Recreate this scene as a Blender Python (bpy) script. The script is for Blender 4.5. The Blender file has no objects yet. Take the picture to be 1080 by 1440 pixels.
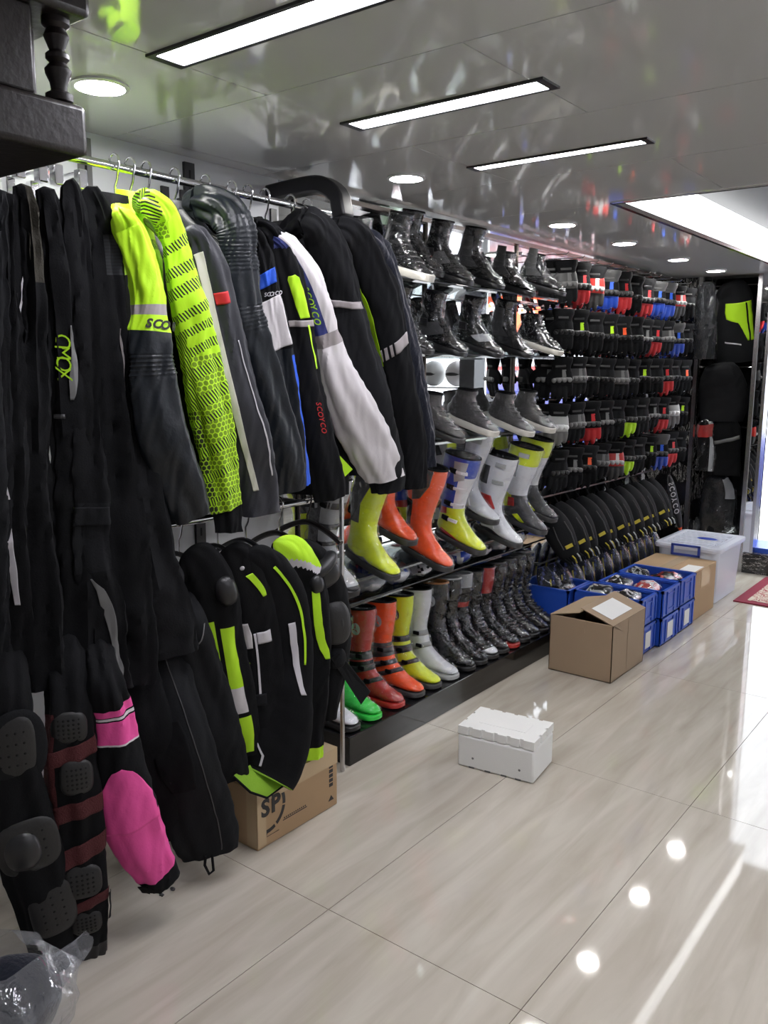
import bpy, bmesh, math, random
from mathutils import Vector, Matrix, noise
C = bpy.context.scene.collection
PI = math.pi
# ------------------------------------------------------------------ camera
CAM = Vector((0, 0, 1.6))
RX = Vector((0.78942694, 0.6138265, 0.00470559))      # camera right, in world axes
RD = Vector((0.10662546, -0.12957105, -0.98582065))   # camera down
RF = Vector((-0.60451313, 0.77873511, -0.16773641))   # camera forward
FPX = 1190.0
cd = bpy.data.cameras.new('camera'); cam = bpy.data.objects.new('camera', cd); C.objects.link(cam)
m = Matrix((RX, -RD, -RF)).transposed().to_4x4(); m.translation = CAM
cam.matrix_world = m
cd.sensor_fit = 'VERTICAL'; cd.sensor_height = 24; cd.lens = FPX / 1440 * 24; cd.clip_start = 0.02
S = bpy.context.scene; S.camera = cam
S.view_settings.view_transform = 'Standard'; S.view_settings.look = 'None'
S.view_settings.gamma = 1; S.view_settings.use_curve_mapping = False
S.view_settings.exposure = 0.92
try:
    S.cycles.use_denoising = True; S.cycles.transparent_max_bounces = 24; S.cycles.max_bounces = 10
    S.cycles.sample_clamp_indirect = 6
except Exception: pass
w = bpy.data.worlds.new('daylight'); S.world = w; w.use_nodes = True
w.node_tree.nodes['Background'].inputs[0].default_value = (.92, .96, 1, 1)
w.node_tree.nodes['Background'].inputs[1].default_value = 4.5
LAMP = 34.0; SPOT = 75.0; FASCIA = 3.0

def ray(px, py): return RX * (px - 540) + RD * (py - 720) + RF * FPX
def P(px, py, x):                 # the point seen at a photo position, on the plane X = x
    d = ray(px, py); return CAM + d * (x / d.x)
def PY(px, py, y):
    d = ray(px, py); return CAM + d * (y / d.y)
def PZ(px, py, z):
    d = ray(px, py); return CAM + d * ((z - 1.6) / d.z)
def depth(p): return (p - CAM).dot(RF)

# ------------------------------------------------------------------ materials
def mat(name, col, rough=.6, metal=0, spec=.5, bump=0, bscale=60, var=0, emit=None, es=0, coat=0, sheen=0, alpha=1):
    m = bpy.data.materials.new(name); m.use_nodes = True
    nt = m.node_tree; b = nt.nodes['Principled BSDF']
    b.inputs['Base Color'].default_value = (*col, 1); b.inputs['Roughness'].default_value = rough
    b.inputs['Metallic'].default_value = metal; b.inputs['Specular IOR Level'].default_value = spec
    if coat: b.inputs['Coat Weight'].default_value = coat; b.inputs['Coat Roughness'].default_value = .08
    if sheen: b.inputs['Sheen Weight'].default_value = sheen
    if emit: b.inputs['Emission Color'].default_value = (*emit, 1); b.inputs['Emission Strength'].default_value = es
    if bump or var:
        tc = nt.nodes.new('ShaderNodeTexCoord'); n = nt.nodes.new('ShaderNodeTexNoise')
        n.inputs['Scale'].default_value = bscale; n.inputs['Detail'].default_value = 4
        nt.links.new(tc.outputs['Object'], n.inputs['Vector'])
        if bump:
            bp = nt.nodes.new('ShaderNodeBump'); bp.inputs['Strength'].default_value = bump; bp.inputs['Distance'].default_value = .004
            nt.links.new(n.outputs['Fac'], bp.inputs['Height']); nt.links.new(bp.outputs['Normal'], b.inputs['Normal'])
        if var:
            n2 = nt.nodes.new('ShaderNodeTexNoise'); n2.inputs['Scale'].default_value = bscale * .12; n2.inputs['Detail'].default_value = 5
            nt.links.new(tc.outputs['Object'], n2.inputs['Vector'])
            r = nt.nodes.new('ShaderNodeMapRange'); r.inputs['To Min'].default_value = 1 - var; r.inputs['To Max'].default_value = 1 + var
            nt.links.new(n2.outputs['Fac'], r.inputs['Value'])
            h = nt.nodes.new('ShaderNodeMix'); h.data_type = 'RGBA'; h.blend_type = 'MULTIPLY'; h.inputs['Factor'].default_value = 1
            h.inputs['A'].default_value = (*col, 1); nt.links.new(r.outputs['Result'], h.inputs['B']); nt.links.new(h.outputs['Result'], b.inputs['Base Color'])
    return m
def film(name, tint=(.97, .975, 1), gl=.05, bs=40, rough=.05, haze=0):       # thin clear plastic film
    m = bpy.data.materials.new(name); m.use_nodes = True; nt = m.node_tree
    nt.nodes.remove(nt.nodes['Principled BSDF']); out = nt.nodes['Material Output']
    t = nt.nodes.new('ShaderNodeBsdfTransparent'); t.inputs[0].default_value = (*tint, 1)
    g = nt.nodes.new('ShaderNodeBsdfGlossy'); g.inputs['Roughness'].default_value = rough
    lw = nt.nodes.new('ShaderNodeLayerWeight'); lw.inputs[0].default_value = .28
    mr = nt.nodes.new('ShaderNodeMapRange'); mr.inputs['To Min'].default_value = gl; mr.inputs['To Max'].default_value = gl + .34
    tc = nt.nodes.new('ShaderNodeTexCoord'); n = nt.nodes.new('ShaderNodeTexNoise'); n.inputs['Scale'].default_value = bs; n.inputs['Detail'].default_value = 3
    n.inputs['Distortion'].default_value = 1.2
    bp = nt.nodes.new('ShaderNodeBump'); bp.inputs['Strength'].default_value = .5; bp.inputs['Distance'].default_value = .012
    L = nt.links.new
    L(tc.outputs['Object'], n.inputs['Vector']); L(n.outputs['Fac'], bp.inputs['Height']); L(bp.outputs['Normal'], g.inputs['Normal'])
    L(bp.outputs['Normal'], lw.inputs['Normal'])
    mx = nt.nodes.new('ShaderNodeMixShader'); L(lw.outputs['Facing'], mr.inputs['Value']); L(mr.outputs['Result'], mx.inputs[0])
    L(t.outputs[0], mx.inputs[1]); L(g.outputs[0], mx.inputs[2])
    fin = mx
    if haze:
        d = nt.nodes.new('ShaderNodeBsdfDiffuse'); d.inputs[0].default_value = (.85, .87, .9, 1)
        m2 = nt.nodes.new('ShaderNodeMixShader'); m2.inputs[0].default_value = haze; L(mx.outputs[0], m2.inputs[1]); L(d.outputs[0], m2.inputs[2]); fin = m2
    L(fin.outputs[0], out.inputs['Surface'])
    return m
def emis(name, col, s):
    return mat(name, (.9, .9, .9), emit=col, es=s)

K = {}
K['black'] = mat('black_fabric', (.0045, .0047, .0056), .85, bump=.2, bscale=200, spec=.18)
K['black2'] = mat('charcoal_fabric', (.0085, .009, .0105), .82, bump=.22, bscale=170, spec=.2)
K['leather'] = mat('blue_black_leather', (.006, .0085, .012), .40, bump=.3, bscale=90, spec=.45)
K['navy'] = mat('navy_fabric', (.008, .010, .019), .9, bump=.9, bscale=90, spec=.2, sheen=.3)
K['greyl'] = mat('slate_leather', (.020, .021, .027), .5, bump=.2, bscale=140)
K['olive'] = mat('olive_black_fabric', (.022, .019, .012), .85, bump=.5, bscale=180)
K['lime'] = mat('lime_fabric', (.46, .80, .012), .6, bump=.15, bscale=160)
K['limed'] = mat('lime_mesh_lining', (.22, .42, .02), .8, bump=.6, bscale=300)
K['refl'] = mat('grey_reflective_tape', (.30, .27, .27), .5)
K['reflw'] = mat('silver_reflective_tape', (.55, .53, .56), .5)
K['white'] = mat('white_fabric', (.60, .57, .58), .7, bump=.15, bscale=120)
K['cream'] = mat('off_white_leather', (.55, .53, .46), .55)
K['royal'] = mat('royal_blue_fabric', (.02, .10, .62), .6)
K['dblue'] = mat('dark_blue_fabric', (.025, .035, .16), .7)
K['red'] = mat('red_fabric', (.50, .015, .02), .6)
K['dred'] = mat('dark_red_mesh', (.075, .010, .012), .8, bump=.8, bscale=260)
K['pink'] = mat('pink_fabric', (.78, .075, .32), .7, bump=.2, bscale=140)
K['rubber'] = mat('black_rubber', (.012, .012, .013), .38)
K['plate'] = mat('grey_armour_plate', (.012, .0117, .0115), .5, bump=.2, bscale=120)
K['hole'] = mat('black_hole', (.002, .002, .002), .9)
K['chrome'] = mat('chrome', (.82, .82, .84), .12, metal=1)
K['steel'] = mat('brushed_steel', (.55, .54, .55), .25, metal=1)
K['bronze'] = mat('brown_steel_pole', (.22, .19, .17), .25, metal=1)
K['blackm'] = mat('black_painted_metal', (.012, .012, .014), .35)
K['mirror'] = mat('mirror', (.86, .88, .88), .015, metal=1)
K['ceil'] = mat('grey_gloss_ceiling_panel', (.74, .74, .73), .07, metal=.2, spec=.55, bump=.05, bscale=1.6)
K['gap'] = mat('dark_gap', (.02, .02, .02), .8)
K['wallw'] = mat('pale_grey_wall', (.72, .73, .76), .6)
K['wood'] = mat('dark_carved_wood', (.010, .0065, .006), .4, bump=.3, bscale=60)
K['lamp'] = emis('lit_diffuser', (.93, .92, 1.0), LAMP)
K['spot'] = emis('lit_downlight', (1, .985, .95), SPOT)
K['fascia'] = emis('lit_white_fascia', (.97, .98, 1), FASCIA)
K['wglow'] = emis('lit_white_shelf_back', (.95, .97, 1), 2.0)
K['card'] = mat('brown_cardboard', (.34, .245, .16), .8, bump=.1, bscale=30, var=.08)
K['card2'] = mat('tan_cardboard', (.38, .25, .135), .75, bump=.15, bscale=25, var=.12)
K['cardin'] = mat('pale_cardboard', (.42, .31, .20), .85)
K['tape'] = mat('clear_packing_tape', (.50, .37, .22), .16, spec=.6)
K['paper'] = mat('white_paper', (.75, .75, .74), .6)
K['ink'] = mat('black_ink', (.03, .028, .028), .7)
K['foam'] = mat('white_styrofoam', (.80, .80, .77), .8, bump=.3, bscale=260)
K['blue'] = mat('blue_plastic', (.02, .085, .50), .35)
K['blued'] = mat('blue_handle_plastic', (.03, .06, .36), .3)
K['marble'] = None
K['whitepl'] = mat('white_glossy_plastic', (.76, .77, .78), .3, coat=.3)
K['orange'] = mat('fluorescent_orange', (.95, .10, .015), .45, coat=.3)
K['green'] = mat('bright_green_plastic', (.03, .60, .06), .35, coat=.4)
K['redp'] = mat('red_plastic', (.42, .022, .018), .35, coat=.4)
K['yel'] = mat('fluorescent_yellow', (.70, .82, .015), .4, coat=.3)
K['bluep'] = mat('blue_boot_plastic', (.015, .06, .42), .35, coat=.3)
K['grey'] = mat('mid_grey', (.16, .16, .16), .6)
K['dgrey'] = mat('dark_grey', (.045, .045, .046), .5)
K['lgrey'] = mat('light_grey', (.40, .41, .41), .5)
K['bootb'] = mat('black_boot_leather', (.008, .008, .0088), .24, bump=.2, bscale=70)
K['bootg'] = mat('grey_boot_suede', (.05, .047, .045), .7, bump=.3, bscale=160)
K['tan'] = mat('tan_leather', (.34, .15, .05), .5)
K['cushion'] = mat('white_rubber_sole', (.60, .58, .52), .5)
K['gold'] = mat('yellow_print', (.50, .40, .03), .5)
K['film'] = film('clear_film')
K['filmb'] = film('loose_clear_bag', gl=.10, bs=22, haze=.10)
K['filmd'] = film('dark_clear_bag', tint=(.8, .82, .85), gl=.10, bs=30, haze=.05)
K['glass'] = film('smoked_glass', tint=(.50, .53, .53), gl=.04, bs=.5, rough=.02)
K['bin'] = None
K['black_gloss'] = mat('black_gloss_panel', (.008, .008, .009), .12, spec=.6)
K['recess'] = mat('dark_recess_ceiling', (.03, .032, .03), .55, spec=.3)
K['glass_green'] = mat('green_packaging', (.06, .45, .04), .5)
K['asphalt'] = mat('pale_pavement', (.55, .54, .52), .9)

def floor_mat():
    m = mat('polished_beige_tile', (.62, .585, .53), .045, spec=.55); nt = m.node_tree; b = nt.nodes['Principled BSDF']; L = nt.links.new
    tc = nt.nodes.new('ShaderNodeTexCoord'); mp = nt.nodes.new('ShaderNodeMapping'); mp.inputs['Scale'].default_value = (9, 1.1, 1); mp.inputs['Rotation'].default_value = (0, 0, .12)
    n = nt.nodes.new('ShaderNodeTexNoise'); n.inputs['Scale'].default_value = 1.6; n.inputs['Detail'].default_value = 9; n.inputs['Distortion'].default_value = .6
    L(tc.outputs['Object'], mp.inputs[0]); L(mp.outputs[0], n.inputs['Vector'])
    r = nt.nodes.new('ShaderNodeValToRGB'); r.color_ramp.elements[0].position = .32; r.color_ramp.elements[1].position = .7
    r.color_ramp.elements[0].color = (.45, .405, .335, 1); r.color_ramp.elements[1].color = (.58, .54, .465, 1)
    L(n.outputs['Fac'], r.inputs[0]); L(r.outputs[0], b.inputs['Base Color'])
    return m
def marble_mat():
    m = mat('black_marble', (.008, .008, .009), .14, spec=.6); nt = m.node_tree; b = nt.nodes['Principled BSDF']; L = nt.links.new
    tc = nt.nodes.new('ShaderNodeTexCoord'); v = nt.nodes.new('ShaderNodeTexVoronoi'); v.feature = 'DISTANCE_TO_EDGE'; v.inputs['Scale'].default_value = 5
    n = nt.nodes.new('ShaderNodeTexNoise'); n.inputs['Scale'].default_value = 7; n.inputs['Detail'].default_value = 6
    a = nt.nodes.new('ShaderNodeVectorMath'); a.operation = 'ADD'; L(tc.outputs['Object'], a.inputs[0]); L(n.outputs['Color'], a.inputs[1]); L(a.outputs[0], v.inputs['Vector'])
    r = nt.nodes.new('ShaderNodeValToRGB'); r.color_ramp.elements[0].color = (.75, .72, .68, 1); r.color_ramp.elements[1].position = .035; r.color_ramp.elements[1].color = (.008, .008, .009, 1)
    n2 = nt.nodes.new('ShaderNodeTexNoise'); n2.inputs['Scale'].default_value = 4
    gt = nt.nodes.new('ShaderNodeMath'); gt.operation = 'GREATER_THAN'; gt.inputs[1].default_value = .52
    mx = nt.nodes.new('ShaderNodeMix'); mx.data_type = 'RGBA'; mx.inputs['A'].default_value = (.008, .008, .009, 1)
    L(v.outputs['Distance'], r.inputs[0]); L(tc.outputs['Object'], n2.inputs['Vector']); L(n2.outputs['Fac'], gt.inputs[0]); L(gt.outputs[0], mx.inputs['Factor']); L(r.outputs[0], mx.inputs['B'])
    L(mx.outputs['Result'], b.inputs['Base Color'])
    return m
def hex_mat(name, dark, light, scale):
    m = mat(name, light, .6); nt = m.node_tree; b = nt.nodes['Principled BSDF']; L = nt.links.new
    uv = nt.nodes.new('ShaderNodeUVMap')
    def vm(op, a, bb=None):
        n = nt.nodes.new('ShaderNodeVectorMath'); n.operation = op
        for i, q in enumerate((a, bb)):
            if q is None: continue
            if isinstance(q, tuple): n.inputs[i].default_value = q
            else: L(q, n.inputs[i])
        return n.outputs['Value'] if op in ('DOT_PRODUCT', 'LENGTH') else n.outputs[0]
    def mm(op, a, bb):
        n = nt.nodes.new('ShaderNodeMath'); n.operation = op
        for i, q in enumerate((a, bb)):
            if isinstance(q, (int, float)): n.inputs[i].default_value = q
            else: L(q, n.inputs[i])
        return n.outputs[0]
    p = vm('MULTIPLY', uv.outputs[0], (scale, scale, 0)); R = (1, 1.7320508, 1); H = (.5, .8660254, 0)
    def cell(q):
        md = vm('MODULO', vm('ADD', q, (200, 346.41016, 0)), R); return vm('SUBTRACT', md, H)
    a = cell(p); c = cell(vm('SUBTRACT', p, H))
    def hd(q):
        ab = vm('ABSOLUTE', q); s = nt.nodes.new('ShaderNodeSeparateXYZ'); L(ab, s.inputs[0])
        return mm('MAXIMUM', s.outputs[0], vm('DOT_PRODUCT', ab, H))
    d = mm('MINIMUM', hd(a), hd(c)); f = mm('GREATER_THAN', d, .40)
    mx = nt.nodes.new('ShaderNodeMix'); mx.data_type = 'RGBA'; mx.inputs['A'].default_value = (*dark, 1); mx.inputs['B'].default_value = (*light, 1)
    L(f, mx.inputs['Factor']); L(mx.outputs['Result'], b.inputs['Base Color'])
    return m
def stripe_mat(name, a, bcol, scale, slant, duty=.5):
    m = mat(name, a, .6); nt = m.node_tree; b = nt.nodes['Principled BSDF']; L = nt.links.new
    uv = nt.nodes.new('ShaderNodeUVMap'); d = nt.nodes.new('ShaderNodeVectorMath'); d.operation = 'DOT_PRODUCT'; d.inputs[1].default_value = (scale, slant, 0)
    L(uv.outputs[0], d.inputs[0]); fr = nt.nodes.new('ShaderNodeMath'); fr.operation = 'FRACT'; L(d.outputs['Value'], fr.inputs[0])
    g = nt.nodes.new('ShaderNodeMath'); g.operation = 'GREATER_THAN'; g.inputs[1].default_value = duty; L(fr.outputs[0], g.inputs[0])
    mx = nt.nodes.new('ShaderNodeMix'); mx.data_type = 'RGBA'; mx.inputs['A'].default_value = (*a, 1); mx.inputs['B'].default_value = (*bcol, 1)
    L(g.outputs[0], mx.inputs['Factor']); L(mx.outputs['Result'], b.inputs['Base Color'])
    return m
LIME = (.46, .80, .012)
K['hex'] = hex_mat('lime_hexagon_print', (.17, .30, .008), (.52, .85, .02), 62)
K['hexb'] = hex_mat('black_hexagon_print', (.02, .03, .01), (.40, .66, .02), 62)
K['hatch'] = stripe_mat('black_hatched_lime', (.012, .016, .008), LIME, 100, 45, .5)
K['ribs'] = stripe_mat('black_rib_lines', (.012, .014, .017), (.004, .004, .005), 0, 120, .6)
K['floor'] = floor_mat(); K['marble'] = marble_mat()
bm_ = mat('frosted_clear_plastic', (.80, .83, .92), .22, spec=.5); _b = bm_.node_tree.nodes['Principled BSDF']
_b.inputs['Alpha'].default_value = .62
K['bin'] = bm_
def rug_mat():
    m = mat('red_scroll_rug', (.3, .02, .04), .95); nt = m.node_tree; b = nt.nodes['Principled BSDF']; L = nt.links.new
    tc = nt.nodes.new('ShaderNodeTexCoord'); n = nt.nodes.new('ShaderNodeTexNoise'); n.inputs['Scale'].default_value = 7; n.inputs['Distortion'].default_value = 2.5; n.inputs['Detail'].default_value = 1
    L(tc.outputs['Object'], n.inputs['Vector'])
    r = nt.nodes.new('ShaderNodeValToRGB'); e = r.color_ramp.elements; r.color_ramp.interpolation = 'CONSTANT'
    e[0].color = (.50, .44, .35, 1); e[1].position = .47; e[1].color = (.28, .03, .05, 1); q = e.new(.53); q.color = (.50, .44, .35, 1); q = e.new(.60); q.color = (.22, .02, .04, 1); q = e.new(.64); q.color = (.5, .44, .35, 1)
    L(n.outputs['Fac'], r.inputs[0]); L(r.outputs[0], b.inputs['Base Color'])
    return m
K['rug'] = rug_mat(); K['rugb'] = mat('maroon_rug_border', (.20, .015, .035), .95)

# ------------------------------------------------------------------ mesh helpers
class MB:
    def __init__(s): s.v = []; s.f = []; s.m = []; s.uv = None; s.mats = []
    def mi(s, k):
        if k not in s.mats: s.mats.append(k)
        return s.mats.index(k)
    def face(s, idx, k): s.f.append(idx); s.m.append(s.mi(k))
    def grid(s, rows, k, closed=True, cap0=False, cap1=False, uvs=None):
        b = len(s.v); nu = len(rows[0]); nv = len(rows)
        for r in rows: s.v.extend(Vector(p) for p in r)
        for j in range(nv - 1):
            for i in range(nu if closed else nu - 1):
                i2 = (i + 1) % nu
                kk = k(i, j) if callable(k) else k
                s.face((b + j * nu + i, b + j * nu + i2, b + (j + 1) * nu + i2, b + (j + 1) * nu + i), kk)
        k0 = k(0, 0) if callable(k) else k; k1 = k(0, nv - 2) if callable(k) else k
        if cap0: s.face(tuple(b + i for i in reversed(range(nu))), k0)
        if cap1: s.face(tuple(b + (nv - 1) * nu + i for i in range(nu)), k1)
        return s
    def box(s, lo, hi, k, mtx=None):
        b = len(s.v)
        for z in (lo[2], hi[2]):
            for (x, y) in ((lo[0], lo[1]), (hi[0], lo[1]), (hi[0], hi[1]), (lo[0], hi[1])):
                p = Vector((x, y, z)); s.v.append(mtx @ p if mtx else p)
        for q in ((3, 2, 1, 0), (4, 5, 6, 7), (0, 1, 5, 4), (1, 2, 6, 5), (2, 3, 7, 6), (3, 0, 4, 7)): s.face(tuple(b + i for i in q), k)
        return s
    def prism(s, pts, d, k, kside=None):          # pts: 3D outline; d: extrusion vector
        b = len(s.v); n = len(pts); d = Vector(d)
        s.v.extend(Vector(p) for p in pts); s.v.extend(Vector(p) + d for p in pts)
        s.face(tuple(b + i for i in reversed(range(n))), k); s.face(tuple(b + n + i for i in range(n)), k)
        for i in range(n): s.face((b + i, b + (i + 1) % n, b + n + (i + 1) % n, b + n + i), kside or k)
        return s
    def tube(s, pts, r, k, n=8, caps=True):
        pts = [Vector(p) for p in pts]; rows = []; up = None
        for j, p in enumerate(pts):
            t = (pts[min(j + 1, len(pts) - 1)] - pts[max(j - 1, 0)]).normalized()
            if up is None: up = Vector((0, 0, 1)) if abs(t.z) < .9 else Vector((1, 0, 0))
            a = t.cross(up).normalized(); up = a.cross(t).normalized()
            rr = r[j] if isinstance(r, (list, tuple)) else r
            rows.append([p + a * rr * math.cos(2 * PI * i / n) + up * rr * math.sin(2 * PI * i / n) for i in range(n)])
        return s.grid(rows, k, True, caps, caps)
    def ell(s, c, r, k, nu=16, nv=10, mtx=None, sq=1):
        rows = []
        for j in range(nv + 1):
            th = PI * (.004 + .992 * j / nv); rr = math.sin(th)
            row = [Vector((r[0] * rr * math.copysign(abs(math.cos(2 * PI * i / nu)) ** sq, math.cos(2 * PI * i / nu)), r[1] * rr * math.copysign(abs(math.sin(2 * PI * i / nu)) ** sq, math.sin(2 * PI * i / nu)), -r[2] * math.cos(th))) for i in range(nu)]
            rows.append([Vector(c) + ((mtx @ q) if mtx else q) for q in row])
        return s.grid(rows, k, True, True, True)
    def lathe(s, prof, k, c=(0, 0, 0), n=20):
        rows = [[Vector(c) + Vector((r * math.cos(2 * PI * i / n), r * math.sin(2 * PI * i / n), z)) for i in range(n)] for r, z in prof]
        return s.grid(rows, k, True, True, True)
    def mesh(s, name, off=Vector((0, 0, 0)), smooth=True):
        me = bpy.data.meshes.new(name); me.from_pydata([tuple(p - off) for p in s.v], [], s.f)
        for k in s.mats: me.materials.append(K[k] if isinstance(k, str) else k)
        me.polygons.foreach_set('material_index', s.m)
        bm = bmesh.new(); bm.from_mesh(me); bmesh.ops.recalc_face_normals(bm, faces=bm.faces); bm.to_mesh(me); bm.free()
        if s.uv:
            l = me.uv_layers.new(name='UVMap')
            for lp in me.loops: l.data[lp.index].uv = s.uv[lp.vertex_index]
        if smooth:
            me.polygons.foreach_set('use_smooth', [True] * len(me.polygons))
            try: me.set_sharp_from_angle(angle=math.radians(42))
            except Exception: pass
        return me
    def obj(s, name, parent=None, smooth=True, bevel=0, kind=None, world=True):
        off = Vector((0, 0, 0))
        if parent is not None and world:
            q = parent
            while q is not None: off += q.location; q = q.parent
        o = bpy.data.objects.new(name, s.mesh(name, off, smooth)); C.objects.link(o)
        if parent is not None: o.parent = parent
        if kind: o['kind'] = kind
        if bevel:
            bv = o.modifiers.new('bevel', 'BEVEL'); bv.width = bevel; bv.segments = 2; bv.limit_method = 'ANGLE'; bv.angle_limit = math.radians(50)
        return o
def tag(o, label, cat, group=None):
    o['label'] = label; o['category'] = cat
    if group: o['group'] = group
    return o
def thing(name, label, cat, loc, group=None, rot=(0, 0, 0)):
    o = bpy.data.objects.new(name, None); C.objects.link(o); o.location = loc; o.rotation_euler = rot; o.empty_display_size = .05
    return tag(o, label, cat, group)
def dup(root, loc, rot, label, group=None):
    r = root.copy(); C.objects.link(r); r.location = loc; r.rotation_euler = rot; r['label'] = label
    if group: r['group'] = group
    for ch in list(root.children):
        c = ch.copy(); C.objects.link(c); c.parent = r
        for g in list(ch.children):
            d = g.copy(); C.objects.link(d); d.parent = c
    return r
def struct(mb, name, **kw): return mb.obj(name, None, kind='structure', **kw)
def lerp(a, b, t): return a + (b - a) * t
def spline(keys, n):                                  # Catmull-Rom through equally weighted keys (tuples)
    out = []; m_ = len(keys) - 1
    seg = [math.dist(keys[i][:2], keys[i + 1][:2]) for i in range(m_)]; tot = sum(seg); acc = [0]
    for q in seg: acc.append(acc[-1] + q)
    for j in range(n):
        d = tot * j / (n - 1); i = 0
        while i < m_ - 1 and acc[i + 1] < d: i += 1
        t = (d - acc[i]) / max(seg[i], 1e-9)
        p0, p1, p2, p3 = keys[max(i - 1, 0)], keys[i], keys[i + 1], keys[min(i + 2, m_)]
        out.append(tuple(.5 * (2 * b + (c - a) * t + (2 * a - 5 * b + 4 * c - d_) * t * t + (3 * b - a - 3 * c + d_) * t ** 3) for a, b, c, d_ in zip(p0, p1, p2, p3)))
    return out
class Cloth:
    """A hanging sleeve, leg or flat panel: a real tube swept along a path. keys: (px, py, half width px[, X]);
    s runs -1..1 across the side that faces the aisle, y is the photo height of the ring (used to place seams and bands)."""
    def __init__(s, keys, X, flat=.8, nv=64, nu=32, wr=.006, seed=0, sq=1.0, dome=.09, ribs=None):
        s.nv, s.nu = nv, nu; s.rows = []; s.y = []; s.fr = []; s.len = [0]
        ks = [(k[0], k[1], k[2], k[3] if len(k) > 3 else X) for k in keys]
        pts = spline(ks, nv); C3 = [P(a, b, x) for a, b, _, x in pts]
        for j, (a, b, h, x) in enumerate(pts):
            c = C3[j]; t = (C3[min(j + 1, nv - 1)] - C3[max(j - 1, 0)]).normalized()
            vw = (c - CAM).normalized(); e1 = t.cross(vw).normalized()
            if e1.dot(RX) < 0: e1 = -e1
            e2 = e1.cross(t).normalized()
            if e2.dot(vw) > 0: e2 = -e2
            r1 = h * depth(c) / FPX
            if dome:                                   # rounded shoulder end
                q_ = min(1, (j / (nv - 1)) / dome); r1 *= max(.12, math.sqrt(max(0, 1 - (1 - q_) ** 2)))
            if ribs:
                for y0_, y1_, per_ in ribs:
                    if y0_ < b < y1_: r1 *= 1 + .028 * math.cos(2 * PI * (b - y0_) / per_)
            r2 = r1 * flat
            row = []
            for i in range(nu):
                th = 2 * PI * i / nu; ct, st = math.cos(th), math.sin(th)
                if sq != 1: ct = math.copysign(abs(ct) ** sq, ct); st = math.copysign(abs(st) ** sq, st)
                p = c + e1 * r1 * ct + e2 * r2 * st
                q = Vector((p.x * 9 + seed * 3.1, p.y * 9 + p.z * 3, p.z * 5)); q2 = Vector((ct * 1.9 + seed, st * 1.9, (s.len[j] if j < len(s.len) else s.len[-1]) * 2.6)); q3 = Vector((ct * .8 + seed * 2, st * .8, (s.len[-1]) * 17 + ct * 2.5))
                nrm = (e1 * ct + e2 * st)
                f = min(1, j / nv * 16)
                p += nrm * (noise.noise(q) * wr + noise.noise(q2) * wr * 1.5 + noise.noise(q * 3) * wr * .4 - abs(noise.noise(q3)) * wr * .9) * f
                row.append(p)
            s.rows.append(row); s.y.append(b); s.fr.append((c, e1, e2, t, r1, r2))
            if j: s.len.append(s.len[-1] + (C3[j] - C3[j - 1]).length)
    def build(s, name, parent, k, cap1=True, cap0=True):
        mb = MB(); nu = s.nu
        def kk(i, j):
            th = 2 * PI * (i + .5) / nu
            return k(math.cos(th), math.sin(th) > 0, (s.y[j] + s.y[j + 1]) / 2) if callable(k) else k
        mb.grid(s.rows, kk, True, cap0, cap1)
        mb.uv = [(s.fr[j][4] * 2 * PI * min(i, nu - i) / nu * (1 if i <= nu / 2 else -1), s.len[j]) for j in range(s.nv) for i in range(nu)]
        return mb.obj(name, parent)
    def at(s, sx, y, lift=.0015):                     # surface point, right, down, normal
        j = min(range(s.nv), key=lambda q: abs(s.y[q] - y)); c, e1, e2, t, r1, r2 = s.fr[j]
        th = math.acos(max(-.98, min(.98, sx))); f = th / (2 * PI) * s.nu; i = int(f); u = f - i
        j2 = min(s.nv - 1, j + 1) if y > s.y[j] else max(0, j - 1); dy = s.y[j2] - s.y[j]; v_ = max(0, min(1, (y - s.y[j]) / dy)) if abs(dy) > 1e-6 else 0
        p = s.rows[j][i].lerp(s.rows[j][(i + 1) % s.nu], u).lerp(s.rows[j2][i].lerp(s.rows[j2][(i + 1) % s.nu], u), v_)
        n = (e1 * math.cos(th) * r2 + e2 * math.sin(th) * r1).normalized()
        return p + n * lift, n.cross(t).normalized() * (1 if n.cross(t).dot(e1) > 0 else -1), t, n
    def patch(s, name, parent, poly, k, lift=.003, nseg=14, slope=0):   # a sewn-on panel: poly = [(y, s_left, s_right)]
        rows = []; dn = []
        for p_, q_ in zip(poly, poly[1:]):
            ns = max(2, min(40, int(abs(q_[0] - p_[0]) / 2.5))); dn += [tuple(lerp(u_, v_, w_ / ns) for u_, v_ in zip(p_, q_)) for w_ in range(ns)]
        for (y, a, b) in dn + [poly[-1]]:
            rows.append([s.at(lerp(a, b, i / nseg), y + slope * lerp(a, b, i / nseg), lift)[0] for i in range(nseg + 1)])
        mb = MB(); mb.grid(rows, k, False); o = mb.obj(name, parent)
        sl = o.modifiers.new('solid', 'SOLIDIFY'); sl.thickness = .0012; sl.offset = -1
        return o
_glyph = {}
def glyph(ch, shear=.28, bold=.012):
    if (ch, shear, bold) in _glyph: return _glyph[(ch, shear, bold)]
    cu = bpy.data.curves.new('glyph', 'FONT'); cu.body = ch; cu.size = 1; cu.shear = shear; cu.offset = bold; cu.resolution_u = 3; cu.extrude = .012
    o = bpy.data.objects.new('glyph', cu); C.objects.link(o); bpy.context.view_layer.update()
    me = bpy.data.meshes.new_from_object(o.evaluated_get(bpy.context.evaluated_depsgraph_get()))
    r = ([v.co.copy() for v in me.vertices], [tuple(p.vertices) for p in me.polygons])
    bpy.data.objects.remove(o); bpy.data.curves.remove(cu); bpy.data.meshes.remove(me)
    _glyph[(ch, shear, bold)] = r; return r
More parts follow.
